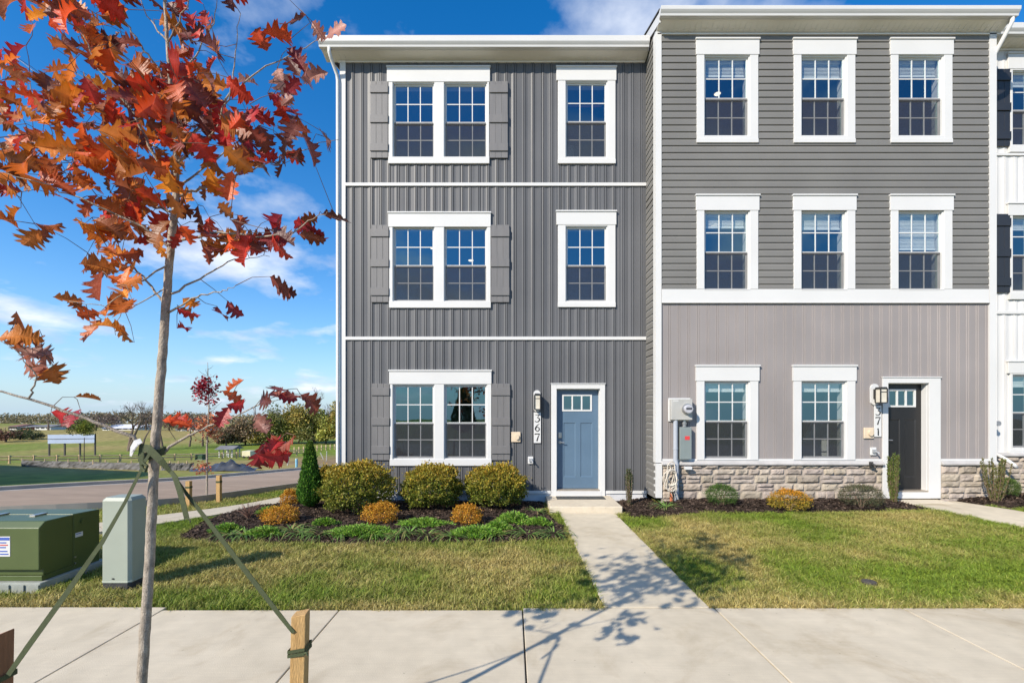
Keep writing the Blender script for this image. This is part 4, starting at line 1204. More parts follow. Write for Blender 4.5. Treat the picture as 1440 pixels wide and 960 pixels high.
def upright(name, base, rw, hh, n, leaf, cols, label, seed, spread=.0):
    """stiff upright young shrub: many near vertical shoots with short leaves"""
    r = np.random.default_rng(seed)
    t = thing(name, base, label, 'plant', 'upright young shrubs by the doors')
    s = MB(); Pl, Dl, Ll = [], [], []
    for k in range(16):
        a = r.uniform(0, 2 * np.pi); q = rw * math.sqrt(r.random()); h_ = hh * r.uniform(.78, 1.03)
        b0 = np.array([base[0] + q * .45 * math.cos(a), base[1] + q * .45 * math.sin(a), base[2] - .01])
        e = np.array([base[0] + q * (1 + spread) * math.cos(a), base[1] + q * (1 + spread) * math.sin(a), base[2] + h_])
        m_ = (b0 + e) / 2 + np.array([q * .15 * math.cos(a), q * .15 * math.sin(a), 0])
        s.tube([b0, m_, e], [.006, .005, .002], 5)
        nn = n // 16; u = r.random(nn) ** .9
        pts = np.where(u[:, None] < .5, b0 + (m_ - b0) * (u[:, None] * 2), m_ + (e - m_) * (u[:, None] * 2 - 1))
        Pl.append(pts); d = r.normal(0, .6, (nn, 3)); d[:, 2] = np.abs(d[:, 2]) + .55; Dl.append(d); Ll.append(leaf * r.uniform(.6, 1.3, nn))
    P = np.concatenate(Pl); D = np.concatenate(Dl); L = np.concatenate(Ll)
    V, F = leaf_quads(P, D, sphere_dirs(len(P), r), L, L * .36)
    C = pal(len(P), cols, None, .25, r)
    link_mesh('foliage', V, F, m_leaf, t, np.repeat(C, 4, 0))
    s.build('stem', m_twig, t)
upright('yew_shrub', tuple(p), sz(11, p) / 2, sz(52, p), 2600, .030, [(.05, .075, .025), (.07, .10, .03)], 'slim upright dark green shrub right of the blue door', 41)
p = Vector((7.05, 8.28, BH(7.05, 8.28)))
upright('yew_shrub', tuple(p), sz(17, p) / 2, sz(66, p), 4200, .034, [(.12, .16, .03), (.16, .20, .04), (.08, .12, .025)], 'upright yellow green shrub left of the black door', 42)
p = Vector((8.96, 8.33, BH(8.96, 8.33)))
upright('yew_shrub', tuple(p), sz(22, p) / 2, sz(60, p), 3600, .034, [(.09, .115, .025), (.13, .15, .035), (.16, .14, .05)], 'vase shaped upright shrub in the bed right of the black door', 43, .45)

# low green mats, lily clumps and a bare twiggy plant in the bed
GRC = [(.16, .31, .03), (.21, .37, .04), (.10, .22, .025), (.25, .37, .07)]
MATSP = [(457, 738, 34, 'bright green creeping mat below the leftmost boxwood'), (508, 749, 82, 'widest bright green creeping mat in the middle of the bed front'),
         (596, 738, 62, 'green creeping mat between the two small orange bushes'), (672, 750, 70, 'bright green creeping mat in front of the right orange bush'),
         (722, 735, 52, 'tallest green creeping mat below the greenest boxwood'), (757, 737, 30, 'small green creeping mat near the garden path'),
         (319, 746, 36, 'green creeping mat at the left tip of the bed'), (372, 751, 46, 'green creeping mat below the low orange bush'),
         (379, 721, 30, 'small green creeping mat beside the side pavement'), (700, 743, 34, 'sparse green creeping mat between two larger ones')]
for k, (px, py, w, lb) in enumerate(MATSP):
    p = bp(px, py); r = np.random.default_rng(60 + k); n = int(2100 * w / 50) + 500
    t = thing('creeping_plant', tuple(p), lb, 'plant', 'creeping green mats')
    rw = sz(w, p) / 2; hh = .10 if k != 4 else .17
    a = r.uniform(0, 2 * np.pi, n); q = np.sqrt(r.random(n)); arm = .25 + 1.35 * fbm(a * 2.4 + k * 7, q * 0, k, 3)
    q = q * arm
    P = np.stack([q * rw * np.cos(a), q * rw * .55 * np.sin(a), hh * np.clip(1 - q ** 2, .05, 1) * r.uniform(.2, 1, n) + .01], -1) + np.array(p)
    D = unit(np.stack([np.cos(a), np.sin(a) * .7, .55 + 0 * a], -1) + r.normal(0, .5, (n, 3)))
    L = .046 * r.uniform(.5, 1.6, n); V, F = leaf_quads(P, D, sphere_dirs(n, r), L, L * .24)
    link_mesh('foliage', V, F, m_leaf, t, np.repeat(pal(n, GRC, None, .25, r), 4, 0))
    s = MB()
    for j in range(9):
        aa = 2 * np.pi * j / 9; e = (p[0] + rw * .8 * math.cos(aa), p[1] + rw * .45 * math.sin(aa), p[2] + .05)
        s.tube([tuple(p), ((p[0] + e[0]) / 2, (p[1] + e[1]) / 2, p[2] + hh * .7), e], [.004, .003, .0015], 4)
    s.build('stem', m_twig, t)
LIL = [(410, 745, 'lily clump behind the front row, right of the low orange bush'), (480, 757, 'lily clump at the front edge below the left boxwood'), (527, 758, 'lily clump at the bed edge under the leftmost round orange bush'), (697, 757, 'lily clump at the front edge below the greenest boxwood'), (325, 752, 'lily clump near the left tip of the bed'), (424, 754, 'lily clump left of the widest creeping mat'), (447, 757, 'lily clump touching the left end of the widest creeping mat'), (561, 758, 'lily clump between the widest mat and the right orange bush'),
       (599, 757, 'spreading lily clump below the window mullion'), (637, 760, 'lily clump at the bed edge left of the right orange bush'), (743, 756, 'lily clump at the bed edge right of the tallest creeping mat'),
       (779, 750, 'lily clump at the lower right corner of the bed'), (386, 757, 'lily clump below the low spreading orange bush'), (756, 720, 'lily clump close to the concrete step'), (345, 757, 'lily clump at the left front edge of the bed'),
       (576, 748, 'small lily clump behind the bed front'), (936, 716, 'weedy tuft below the cable coil')]
for k, (px, py, lb) in enumerate(LIL):
    p = bp(px, py - (5 if py > 753 else 0)); r = np.random.default_rng(90 + k); V, F, C = [], [], []
    for j in range(34):
        a = r.uniform(0, 2 * np.pi); ln = r.uniform(.18, .40); w = .013; lift = r.uniform(.25, .7)
        d = np.array([math.cos(a), math.sin(a), 0]); sd2 = np.array([-d[1], d[0], 0]); c = np.array([.12, .21, .045]) * r.uniform(.6, 1.6)
        if r.random() < .15: c = np.array([.32, .25, .10])
        o = len(V)
        for i in range(6):
            u = i / 5; ww = w * (1 - u * .9) * (.5 + min(u * 4, .5))
            q = np.array(p) + d * (ln * u) + np.array([0, 0, ln * lift * (u - 1.05 * u * u * u)]) + d * .015
            V += [q - sd2 * ww, q + sd2 * ww]; C += [c, c]
        F += [(o + 2 * i, o + 2 * i + 1, o + 2 * i + 3, o + 2 * i + 2) for i in range(5)]
    o = link_mesh('lily_clump', np.array(V), F, m_leaf, None, np.array(C), origin=tuple(p)); tag(o, lb, 'plant', 'lily clumps in the bed')
p = bp(350, 728); r = np.random.default_rng(77); s = MB()
for k in range(60):
    a = r.uniform(0, 2 * np.pi); e = Vector((p.x + .33 * math.cos(a) * r.random(), p.y + .2 * math.sin(a) * r.random(), p.z + r.uniform(.12, .30)))
    s.tube([p, (p + e) / 2 + Vector((0, 0, .03)), e], [.004, .003, .0015], 4)
tag(s.build('twiggy_plant', mat('dead_stem', (.22, .12, .085), .9, .3, 9), None), 'bare reddish twiggy plant at the back left of the bed', 'plant')

# ------------------------------------------------------------------ lawn
def lawn(name, n, xr, yr, keep, hgt, wid, seed, lush=1.0):
    r = np.random.default_rng(seed)
    x = r.uniform(*xr, n); y = r.uniform(*yr, n)
    k = keep(x, y); x, y = x[k], y[k]; n = len(x)
    dry = fbm(x * .9 + 3, y * 1.2, seed + 1, 4)
    clump = fbm(x * 7, y * 7, seed + 2, 3)
    # the strip beside the path and the lawn edges are drier
    path_d = np.where(x > 1.8, np.exp(-((x - 2.78 + .22 * (vnoise(y * 1.3, x * 0, 9) - .5)) / .24) ** 2) * .55 + np.exp(-(((x - 3.1) / .8) ** 2 + ((y - 4.4) / .35) ** 2)) * .40 + np.exp(-((np.hypot(x - 3.93, y - 4.95) - .10) / .11) ** 2) * .7, 0)
    edge = np.exp(-((y - 4.3) / .13) ** 2) * .38 + path_d + np.where(x < -2.2, .08, 0)
    dv = np.clip((dry - .48) * 2.3 + .22 + edge + r.normal(0, .22, n), 0, 1)
    z = H(x, y) - .035
    h = hgt * r.uniform(.45, 1.35, n) * (.35 + 1.25 * clump)
    a = r.uniform(0, 2 * np.pi, n)
    lean = np.abs(r.normal(.75, .45, n)) * h
    la = a + r.normal(0, .8, n)
    sx, sy = np.cos(a) * wid, np.sin(a) * wid
    ox, oy = -np.sin(la) * lean, np.cos(la) * lean
    w = r.uniform(.7, 1.4, n); sx *= w; sy *= w
    b0 = np.stack([x - sx, y - sy, z], -1); b1 = np.stack([x + sx, y + sy, z], -1)
    m0 = np.stack([x + ox * .35 - sx * .8, y + oy * .35 - sy * .8, z + h * .62], -1); m1 = np.stack([x + ox * .35 + sx * .8, y + oy * .35 + sy * .8, z + h * .62], -1)
    t0 = np.stack([x + ox - sx * .12, y + oy - sy * .12, z + h * .95], -1); t1 = np.stack([x + ox + sx * .12, y + oy + sy * .12, z + h * .95], -1)
    V = np.stack([b0, b1, m0, m1, t0, t1], 1).reshape(-1, 3)
    i6 = np.arange(n)[:, None] * 6
    F = np.concatenate([i6 + np.array([0, 1, 3, 2]), i6 + np.array([2, 3, 5, 4])], 0)
    green = np.array([[.175, .255, .026], [.225, .295, .034], [.115, .185, .022]])[r.integers(0, 3, n)]
    straw = np.array([[.45, .365, .125], [.53, .44, .18], [.37, .28, .095]])[r.integers(0, 3, n)]
    C = green * (1 - dv[:, None]) + straw * dv[:, None]
    C = C * r.uniform(.62, 1.34, (n, 1)) * lush * 1.06
    C = np.repeat(C, 6, 0)
    return tag(link_mesh(name, V, F, m_grass, None, C, origin=(0, 0, 0)), kind='stuff')
def wob(x, y, s=0): return .05 * (vnoise(x * 9, y * 9, 50 + s) - .5)
def not_bed(x, y):
    k = np.ones(len(x), bool)
    for poly, _ in BEDS: k &= ~in_poly(x + wob(x, y, 1), y + wob(x, y, 2), poly)
    return k
def side_d(x, y):
    """signed distance to the side pavement centre line (negative on the house side)"""
    d = np.full(len(x), 1e9)
    for q in SC[::2]: d = np.minimum(d, np.hypot(x - q[0], y - q[1]))
    return d
def keepA(x, y):
    k = (y > PAV1 + np.where(x < -3.25, .045, -.025) + 1.4 * wob(x, y)) & (x < .885 + wob(x, y, 3) - .0) & not_bed(x, y) & (side_d(x, y) > .50)
    k &= ~((x > -6.15) & (x < -4.93) & (y > 4.66) & (y < 5.56))
    sx_ = np.interp(y, SC[:, 1], SC[:, 0]); k &= (x > sx_ + .3)
    k &= ~((y > 9.2) & (x > -3.65))
    return k
lawn('lawn_grass', 400000, (-6.3, .9), (4.2, 10.5), keepA, .062, .0033, 5)
P2a = np.array(P2)
def keepB(x, y):
    k = (y > PAV1 + .0 + wob(x, y)) & (x > 1.885 + wob(x, y, 3)) & (y < 8.2) & not_bed(x, y) & ~in_poly(x, y, P2) & (np.hypot((x - 3.93), (y - 4.95) * 1.0) > .13)
    return k
lawn('lawn_grass', 470000, (1.85, 11.2), (4.2, 8.2), keepB, .058, .0033, 6)
def keepC(x, y):
    sx_ = np.interp(y, SC[:, 1], SC[:, 0]); nx_ = np.interp(y, NE[:, 1], NE[:, 0])
    return (side_d(x, y) > .5) & (x < sx_) & (x > nx_ + .2)
lawn('lawn_grass', 110000, (-11, -5.5), (6.2, 22), keepC, .060, .0040, 7, 1.0)
def keepF(x, y):
    fx = np.interp(x, FE[:, 0], FE[:, 1])
    return (y > fx + .35)
# ================================================================== OAK IN THE FOREGROUND
YT = 1.9
oak = thing('red_oak_tree', tuple(at(197, 960, YT).xy) + (-.03,), 'young staked red oak with orange and crimson autumn leaves on a slim grey trunk', 'tree')
oak.location.x = -1.60
def T(px, py, dy=0.0): return at(px, py, YT + dy)
trunk_px = [(190, 1190, 18.5), (195, 1060, 18.5), (199, 960, 18.5), (206, 860, 18), (212, 760, 17.5), (217, 640, 17), (227, 520, 16), (234, 420, 15), (241, 335, 13.5), (247, 290, 12.5), (248, 215, 11), (242, 150, 9), (236, 70, 7), (232, 0, 5.5), (230, -70, 4), (231, -130, 2)]
s = MB()
tp = [T(x, y) for x, y, _ in trunk_px]
fine = []
for a, b, ra, rb in zip(tp[:-1], tp[1:], [q[2] for q in trunk_px[:-1]], [q[2] for q in trunk_px[1:]]):
    for k in range(8):
        u = k / 8; fine.append((a * (1 - u) + b * u, ra * (1 - u) + rb * u))
r = random.Random(5)
pts = [p + Vector((r.uniform(-.0012, .0012), r.uniform(-.0012, .0012), 0)) for p, _ in fine]
rad = [w / 2 * YT / FPX * (1 + .02 * r.uniform(-1, 1) + (.09 if k % 17 == 5 else 0)) for k, (_, w) in enumerate(fine)]
rad = [q * (1.0 if i > 6 else 1 + .06 * (6 - i)) for i, q in enumerate(rad)]
s.tube(pts, [q * .69 for q in rad], 16)
s.build('trunk', m_bark, oak, smooth=True)
BR = [  # (pixel, pixel, depth offset) polylines and base width in pixels
    ([(215, 640, 0), (187, 616, -.05), (120, 588, -.10), (40, 560, -.16), (-20, 545, -.2), (-90, 520, -.25)], 6.0),
    ([(219, 642, 0), (250, 620, .03), (285, 603, .06), (319, 589, .08), (367, 568, .10), (395, 560, .12)], 4.5),
    ([(236, 440, 0), (270, 420, -.04), (310, 410, -.06), (331, 402, -.08)], 3.2),
    ([(236, 435, 0), (205, 395, .06), (185, 372, .1), (160, 350, .14), (140, 325, .18)], 3.6),
    ([(241, 413, 0), (290, 387, .08), (330, 365, .14), (380, 360, .2)], 3.2),
    ([(249, 275, 0), (213, 213, -.06), (187, 160, -.10), (140, 97, -.16), (110, 40, -.2)], 5.0),
    ([(248, 275, 0), (275, 268, .03), (315, 252, .06), (352, 240, .1), (405, 214, .14), (474, 196, .2)], 4.2),
    ([(244, 338, 0), (310, 327, -.05), (367, 333, -.08), (407, 330, -.1), (440, 307, -.12), (468, 296, -.13)], 3.6),
    ([(248, 215, 0), (290, 165, .08), (325, 130, .12), (375, 95, .18), (430, 67, .24), (462, 44, .26)], 3.8),
    ([(243, 150, 0), (222, 95, -.05), (200, 65, -.08), (178, 32, -.12), (155, 0, -.15), (135, -40, -.2)], 3.4),
    ([(248, 230, 0), (300, 190, -.08), (326, 125, -.12), (331, 70, -.15), (337, 20, -.18)], 3.2),
    ([(247, 300, 0), (200, 285, .08), (150, 245, .16), (95, 215, .2), (40, 190, .26), (-30, 160, .3)], 4.2),
    ([(244, 350, 0), (200, 318, -.06), (140, 290, -.12), (70, 262, -.18), (-10, 240, -.22)], 3.8),
    ([(240, 130, 0), (275, 80, .06), (300, 30, .1), (310, -20, .14)], 3.0),
    ([(247, 260, 0), (230, 215, .12), (170, 175, .25), (90, 130, .36), (20, 80, .42)], 3.6),
    ([(247, 265, 0), (290, 235, .16), (350, 190, .28), (400, 150, .36)], 3.4),
    ([(236, 60, 0), (205, 20, .05), (190, -40, .08)], 2.5), ([(236, 60, 0), (262, 10, -.04), (275, -50, -.08)], 2.5),
    ([(241, 370, 0), (190, 400, -.08), (150, 430, -.12), (100, 425, -.15)], 2.6),
    ([(40, 560, -.16), (50, 530, -.17), (30, 500, -.2), (0, 480, -.22)], 2.4),
    ([(240, 400, 0), (170, 440, .1), (160, 470, .12)], 2.0),
]
bs = []
for pl, w in BR:
    P_ = [T(x, y, d) for x, y, d in pl]
    q = []
    for a, b in zip(P_[:-1], P_[1:]):
        for k in range(5): q.append(a.lerp(b, k / 5))
    q.append(P_[-1])
    r2 = random.Random(len(bs) + 1)
    q = [p + Vector((r2.gauss(0, .003), r2.gauss(0, .004), r2.gauss(0, .003))) * (i > 0) for i, p in enumerate(q)]
    n_ = len(q)
    s = MB(); s.tube(q, [max(w / 2 * YT / FPX * (1 - .82 * i / (n_ - 1)), .0011) for i in range(n_)], 7)
    s.build('branch', m_bark, oak, smooth=True)
    bs += [np.array(p) for p in q[2:]]
bs = np.array(bs)

HALF = [(0, .014), (.05, .04), (.11, .13), (.16, .26), (.20, .22), (.25, .15), (.31, .24), (.36, .42), (.395, .37), (.43, .45), (.475, .31), (.51, .17), (.57, .27), (.63, .46), (.66, .37), (.70, .41), (.725, .25), (.75, .15), (.80, .24), (.855, .30), (.875, .19), (.895, .10), (.94, .11), (1.0, .004)]
def oak_leaf(p, d, nrm, L, wid, curl, fold, twist, V, F):
    d = d.normalized(); sdv = d.cross(nrm).normalized(); nv = sdv.cross(d)
    o = len(V)
    for t, w in HALF:
        ang = curl * t
        c = p + d * (L * (math.sin(ang) / curl if abs(curl) > .05 else t)) + nv * (-L * ((1 - math.cos(ang)) / curl) if abs(curl) > .05 else 0)
        tw = twist * (t - .3)
        s2 = sdv * math.cos(tw) + nv * math.sin(tw); n2 = nv * math.cos(tw) - sdv * math.sin(tw)
        sk = .05 * L * (w > .15)
        V.append(c)
        for sg in (1, -1):
            V.append(c + s2 * (sg * w * wid * L) * math.cos(fold) + n2 * (w * wid * L) * math.sin(fold) + d * sk + n2 * (w * w * L * .14 * math.sin(7 * t + sg)))
    for i in range(len(HALF) - 1):
        a = o + i * 3; b = a + 3
        F.append((a, b, b + 1, a + 1)); F.append((a, a + 2, b + 2, b))
COLS = {'o': [(.56, .12, .008), (.62, .19, .010), (.46, .075, .008), (.50, .14, .014)], 'b': [(.34, .085, .010), (.42, .13, .016), (.22, .05, .010)],
        'r': [(.56, .035, .006), (.64, .065, .006), (.42, .022, .008)], 'c': [(.34, .010, .014), (.44, .016, .018), (.24, .008, .014)],
        'd': [(.16, .025, .014), (.12, .02, .012), (.22, .04, .016)], 'p': [(.42, .20, .15), (.36, .15, .11), (.28, .10, .07)]}
BL = [(215, 150, 95, 55, 46, 'oorrddb'), (110, 205, 100, 60, 34, 'ooorb'), (35, 205, 60, 60, 17, 'ooob'), (295, 170, 85, 55, 34, 'orrcddbp'), (375, 195, 60, 55, 22, 'dcrpbd'),
      (200, 280, 110, 42, 30, 'oorb'), (85, 110, 65, 45, 13, 'oobb'), (160, 55, 65, 45, 13, 'bdo'), (265, 50, 55, 50, 13, 'drrb'), (272, 102, 45, 20, 6, 'rr'), (375, 52, 22, 16, 2, 'r'),
      (60, 2, 40, 20, 9, 'rbo'), (110, 20, 60, 30, 12, 'bdor'), (20, 130, 45, 45, 10, 'obr'), (15, 75, 20, 15, 2, 'c'), (412, 108, 32, 32, 7, 'pdc'), (418, 28, 8, 14, 1, 'd'), (455, 46, 14, 8, 2, 'p'), (330, 338, 85, 32, 18, 'ordb'), (425, 338, 40, 30, 8, 'ccr'), (160, 385, 50, 55, 15, 'oob'),
      (140, 440, 45, 30, 6, 'ob'), (93, 417, 12, 10, 1, 'b'), (300, 440, 35, 16, 4, 'cc'), (265, 425, 12, 14, 2, 'o'), (172, 465, 16, 14, 1, 'b'), (30, 480, 36, 30, 7, 'bo'), (50, 515, 45, 24, 6, 'bp'), (100, 557, 26, 6, 1, 'b'), (105, 582, 26, 8, 2, 'c'),
      (248, 588, 14, 18, 2, 'r'), (310, 578, 18, 8, 2, 'c'), (405, 560, 55, 14, 6, 'cd'), (330, 552, 14, 12, 2, 'o'), (365, 594, 14, 10, 2, 'p'), (375, 640, 16, 24, 4, 'cc'), (400, 620, 14, 10, 2, 'd'), (10, 300, 14, 8, 2, 'o'), (70, 330, 40, 20, 3, 'b'),
      (470, 300, 8, 6, 1, 'd'), (400, 400, 12, 14, 2, 'd'), (0, 260, 40, 30, 6, 'or'), (140, 330, 40, 24, 7, 'ob'), (230, 335, 40, 14, 4, 'r'), (195, 220, 60, 40, 12, 'ob'),
      (-70, 200, 60, 110, 30, 'oob'), (200, -60, 110, 50, 46, 'ordb'), (330, -40, 60, 40, 14, 'rd'), (60, -60, 60, 50, 16, 'ob'), (-60, 500, 50, 40, 8, 'bo'), (190, -140, 70, 40, 18, 'or'), (250, 230, 130, 50, 12, 'obd')]
V, F, C, tw = [], [], [], MB(); bases = []
r = random.Random(21)
for (cx, cy, rx, ry, n, key) in BL:
    for _ in range(int(n * 1.45) if n > 9 else n):
        px, py = r.gauss(cx, rx * .55), r.gauss(cy, ry * .55)
        spread = .19 if n > 9 else .06
        q = T(px, py, r.gauss(0, spread))
        j = np.argmin(((bs - np.array(q)) ** 2).sum(1)); b = Vector(bs[j])
        d = Vector((r.gauss(.35, .75), r.gauss(0, .55), r.gauss(-.45, .5)))
        if r.random() < .3: d = d + (q - b).normalized() * .8
        nrm = Vector((r.gauss(-.25, .6), r.gauss(-.75, .5), r.gauss(.45, .6))) if r.random() < .72 else Vector((r.gauss(0, 1), r.gauss(0, .6), r.gauss(0, 1)))
        L = r.uniform(.068, .132) * (1.08 if n < 10 else 1)
        if abs(d.normalized().dot(nrm.normalized())) > .9: nrm = nrm + Vector((.7, 0, .4))
        base = q - d.normalized() * L * .5
        o = len(V)
        oak_leaf(base, d, nrm, L, r.uniform(.82, 1.12), r.uniform(-.5, 1.5), r.uniform(.08, .75), r.uniform(-.9, .9), V, F)
        cc = np.array(r.choice(COLS[r.choice(key)])) * r.uniform(.52, 1.18)
        c2 = cc * np.array([.75, .65, .8]) + np.array([.02, .01, .0])
        nV = (len(V) - o) // 3
        for i in range(nV):
            u = .25 * math.sin(i * .9 + px) + .5 * (i / nV)
            mid_c = np.clip(cc * 1.35 + .03, 0, .8)
            C += [tuple(mid_c), tuple(cc * (1 - u * .5) + c2 * u * .5), tuple(cc * (1 - u * .4) + c2 * u * .4)]
        bases.append((float(((bs - np.array(base)) ** 2).sum(1).min()), tuple(base)))
link_mesh('leaves', np.array([tuple(v) for v in V]), F, m_oak, oak, np.array(C), smooth=False)
# twigs: each leaf joins the nearest part of the growing twig network
nodes = np.zeros((len(bs) + 2 * len(bases), 3)); nodes[:len(bs)] = bs; nn_ = len(bs)
for d0, b_ in sorted(bases):
    q = np.array(b_); j = int(np.argmin(((nodes[:nn_] - q) ** 2).sum(1))); a_ = nodes[j]
    mid = (a_ + q) / 2 + np.array([r.gauss(0, .006), r.gauss(0, .006), r.gauss(.010, .008)])
    tw.tube([a_, mid, q], [.0017, .0013, .0009], 4, cap=False)
    nodes[nn_] = mid; nodes[nn_ + 1] = q; nn_ += 2
tw.build('twigs', m_twig, oak)

# stakes and straps
m_stake = mat('stake_wood', (.52, .33, .135), .8, .22, 7, .5, 45, stretch=(9, 9, .8), color2=(.40, .235, .085))
m_stake2 = mat('stake_wood_dark', (.25, .115, .055), .85, .22, 7, .5, 45, stretch=(9, 9, .8))
m_strap = mat('strap_webbing', (.052, .066, .026), .8, .15, 40, .35, 260)
def stake(px, w, ztop, Y, m, label, tilt, yaw, slope):
    X = (px - 720) * Y / FPX; s = MB()
    h = w / 2
    dx = math.tan(tilt) * ztop; cy, sy_ = math.cos(yaw), math.sin(yaw)
    def pt(a, b, z, t): return (X - dx * (1 - t) + (a * cy - b * sy_) * h, Y + (a * sy_ + b * cy) * h, z)
    vs = [pt(-1, -1, -.25, -.2), pt(1, -1, -.25, -.2), pt(1, 1, -.25, -.2), pt(-1, 1, -.25, -.2), pt(-1, -1, ztop - slope, 1), pt(1, -1, ztop + .002, 1), pt(1, 1, ztop + .004, 1), pt(-1, 1, ztop - slope, 1)]
    s.add(vs, [(0, 3, 2, 1), (4, 5, 6, 7), (0, 1, 5, 4), (1, 2, 6, 5), (2, 3, 7, 6), (3, 0, 4, 7)])
    return tag(s.build('tree_stake', m, None, bevel=.003), label, 'stake', 'stakes of the young oak')
st1 = stake(423, .058, 1.028, 1.9, m_stake, 'pale square wooden stake on the pavement side with a strap tied round it', R(1.4), R(6), .006)
st2 = stake(0, .060, .945, 1.9, m_stake2, 'brown wooden stake at the lower left corner of the picture', R(1.0), R(-5), .02)
s = MB()
kn = T(218, 637)
ring = [kn + Vector((.034 * math.cos(a), .034 * math.sin(a), .012 * math.sin(a * 1.0 + .8))) for a in np.linspace(0, 2 * math.pi, 21)]
def band(mb, pts, wid, ax=None, th=.002):
    P = [Vector(p) for p in pts]
    W = []
    for i, p in enumerate(P):
        d = (P[min(i + 1, len(P) - 1)] - P[max(i - 1, 0)]).normalized()
        v = Vector((0, 1, 0)) if ax is None else Vector(ax)
        w = d.cross(v).normalized() * (wid[i] if hasattr(wid, '__len__') else wid); W.append(tuple(w))
    d0 = (P[-1] - P[0])
    mb.strip(P, W, (0, -1, 0), th)
# loop round the trunk
vs = []; fs = []
for i, p in enumerate(ring[:-1]):
    c = Vector((p.x - kn.x, p.y - kn.y, 0)).normalized()
    for dz, e in ((-.016, .0), (.016, .0), (.016, .003), (-.016, .003)): vs.append(tuple(p + Vector((0, 0, dz)) + c * e))
n_ = len(ring) - 1
for i in range(n_):
    for k in range(4): fs.append((i * 4 + k, ((i + 1) % n_) * 4 + k, ((i + 1) % n_) * 4 + (k + 1) % 4, i * 4 + (k + 1) % 4))
s.add(vs, fs)
band(s, [T(196, 628, -.04), T(210, 631, -.05), T(226, 647, -.05), T(240, 663, -.035)], [.030, .034, .030, .016])
sp_r = [T(240, 663, -.035), T(262, 693, -.03), T(300, 742, -.03), T(350, 808, -.03), T(395, 866, -.03), T(413, 889, -.034)]
band(s, sp_r, [.013, .014, .019, .021, .019, .015])
band(s, [T(241, 662, -.045), T(247, 672, -.05), T(253, 690, -.052), T(258, 708, -.052), T(263, 729, -.05)], [.014, .022, .024, .023, .021])
s.tube([T(264, 729, -.05), T(268, 732, -.05), T(267, 735, -.05)], .0025, 6)
# two turns round the stake
zk = CAMZ + (HY - 915) * 1.9 / FPX; Xs = (423 - 720) * 1.9 / FPX - .004
for dz in (-.011, .006):
    h = .0325; b = [(Xs - h, 1.9 - h), (Xs + h, 1.9 - h), (Xs + h, 1.9 + h), (Xs - h, 1.9 + h)]
    h2 = h + .003; b2 = [(Xs - h2, 1.9 - h2), (Xs + h2, 1.9 - h2), (Xs + h2, 1.9 + h2), (Xs - h2, 1.9 + h2)]
    tl = [0, .012, .012, 0]
    vs = [(x, y, zk + dz + t) for (x, y), t in zip(b2, tl)] + [(x, y, zk + dz + t + .014) for (x, y), t in zip(b2, tl)]
    s.add(vs, [(i, (i + 1) % 4, 4 + (i + 1) % 4, 4 + i) for i in range(4)])
s.tube([Vector((Xs + .034, 1.868, zk + .01)), Vector((Xs + .048, 1.86, zk + .014)), Vector((Xs + .052, 1.858, zk + .004))], .004, 6)
tag(s.build('tree_strap', m_strap, None), 'olive webbing strap running from the oak trunk down to the pale stake', 'strap', 'straps holding the oak')
s = MB()
band(s, [T(201, 624, -.04), T(198, 640, -.045), T(200, 655, -.045), T(203, 650, -.05)], [.022, .022, .018, .014])
band(s, [T(215, 632, -.036), T(204, 648, -.045), T(199, 660, -.045), T(176, 706, -.05), T(144, 762, -.05), T(92, 836, -.04), T(40, 908, -.035), T(12, 948, -.033)], [.012, .012, .012, .013, .017, .022, .023, .020])
s.tube([T(198, 655, -.05), T(205, 662, -.055), T(207, 655, -.05), T(200, 650, -.045)], .006, 7)
zk2 = CAMZ + (HY - 950) * 1.9 / FPX; Xs2 = (0 - 720) * 1.9 / FPX
h2 = .0355; b2 = [(Xs2 - h2, 1.9 - h2), (Xs2 + h2, 1.9 - h2), (Xs2 + h2, 1.9 + h2), (Xs2 - h2, 1.9 + h2)]
vs = [(x, y, zk2 - .01) for x, y in b2] + [(x, y, zk2 + .012) for x, y in b2]
s.add(vs, [(i, (i + 1) % 4, 4 + (i + 1) % 4, 4 + i) for i in range(4)])
ts = s.build('tree_strap', m_strap, None); tag(ts, 'olive webbing strap with a white tag, running to the brown stake', 'strap', 'straps holding the oak')
s = MB(); P_ = [T(199, 619, -.05), T(192, 622, -.056), T(187, 630, -.058), T(184, 641, -.056)]
band(s, P_, [.020, .026, .022, .008], None, .0015)
tg = s.build('care_tag', m_white, ts)
s = MB()
for k in range(3): band(s, [T(194 - k * 3, 624 + k * 4, -.0605), T(190 - k * 2.4, 632 + k * 2.2, -.0615)], .0018, None, .0006)
s.build('print_line', mat('print_grey', (.22, .22, .26), .6), tg)

# ------------------------------------------------------------------ utility boxes
m_tg = mat('transformer_green', (.068, .093, .028), .38, .16, 1.5, .05, 90, spec=.5)
tf = thing('transformer', (-5.55, 5.1, 0), 'large olive green metal utility transformer box on a concrete pad', 'transformer')
xa, xb = -6.12, -4.985
s = MB()
prof = [(4.735, .20), (4.735, .640), (4.80, .702), (5.105, .700), (5.105, .13), (4.78, .13), (4.78, .20)]
s.prism(prof, lambda u, v, w: (w, u, v), xa, xb); hood = s.build('hood', m_tg, tf, bevel=.008)
s = MB(); s.prism([(5.112, .07), (5.112, .705), (5.44, .690), (5.44, .07)], lambda u, v, w: (w, u, v), xa + .02, xb - .006); tank = s.build('tank', m_tg, tf, bevel=.008)
s = MB(); s.box(xa + .05, xb - .0, 4.765, 5.108, .075, .1285); s.build('skirt', m_tg, tf, bevel=.004)
for xx in (xa + .35, xa + .78):
    s = MB(); s.box(xx - .03, xx + .03, 5.0, 5.14, .7025, .716); s.build('hinge', m_steel, hood)
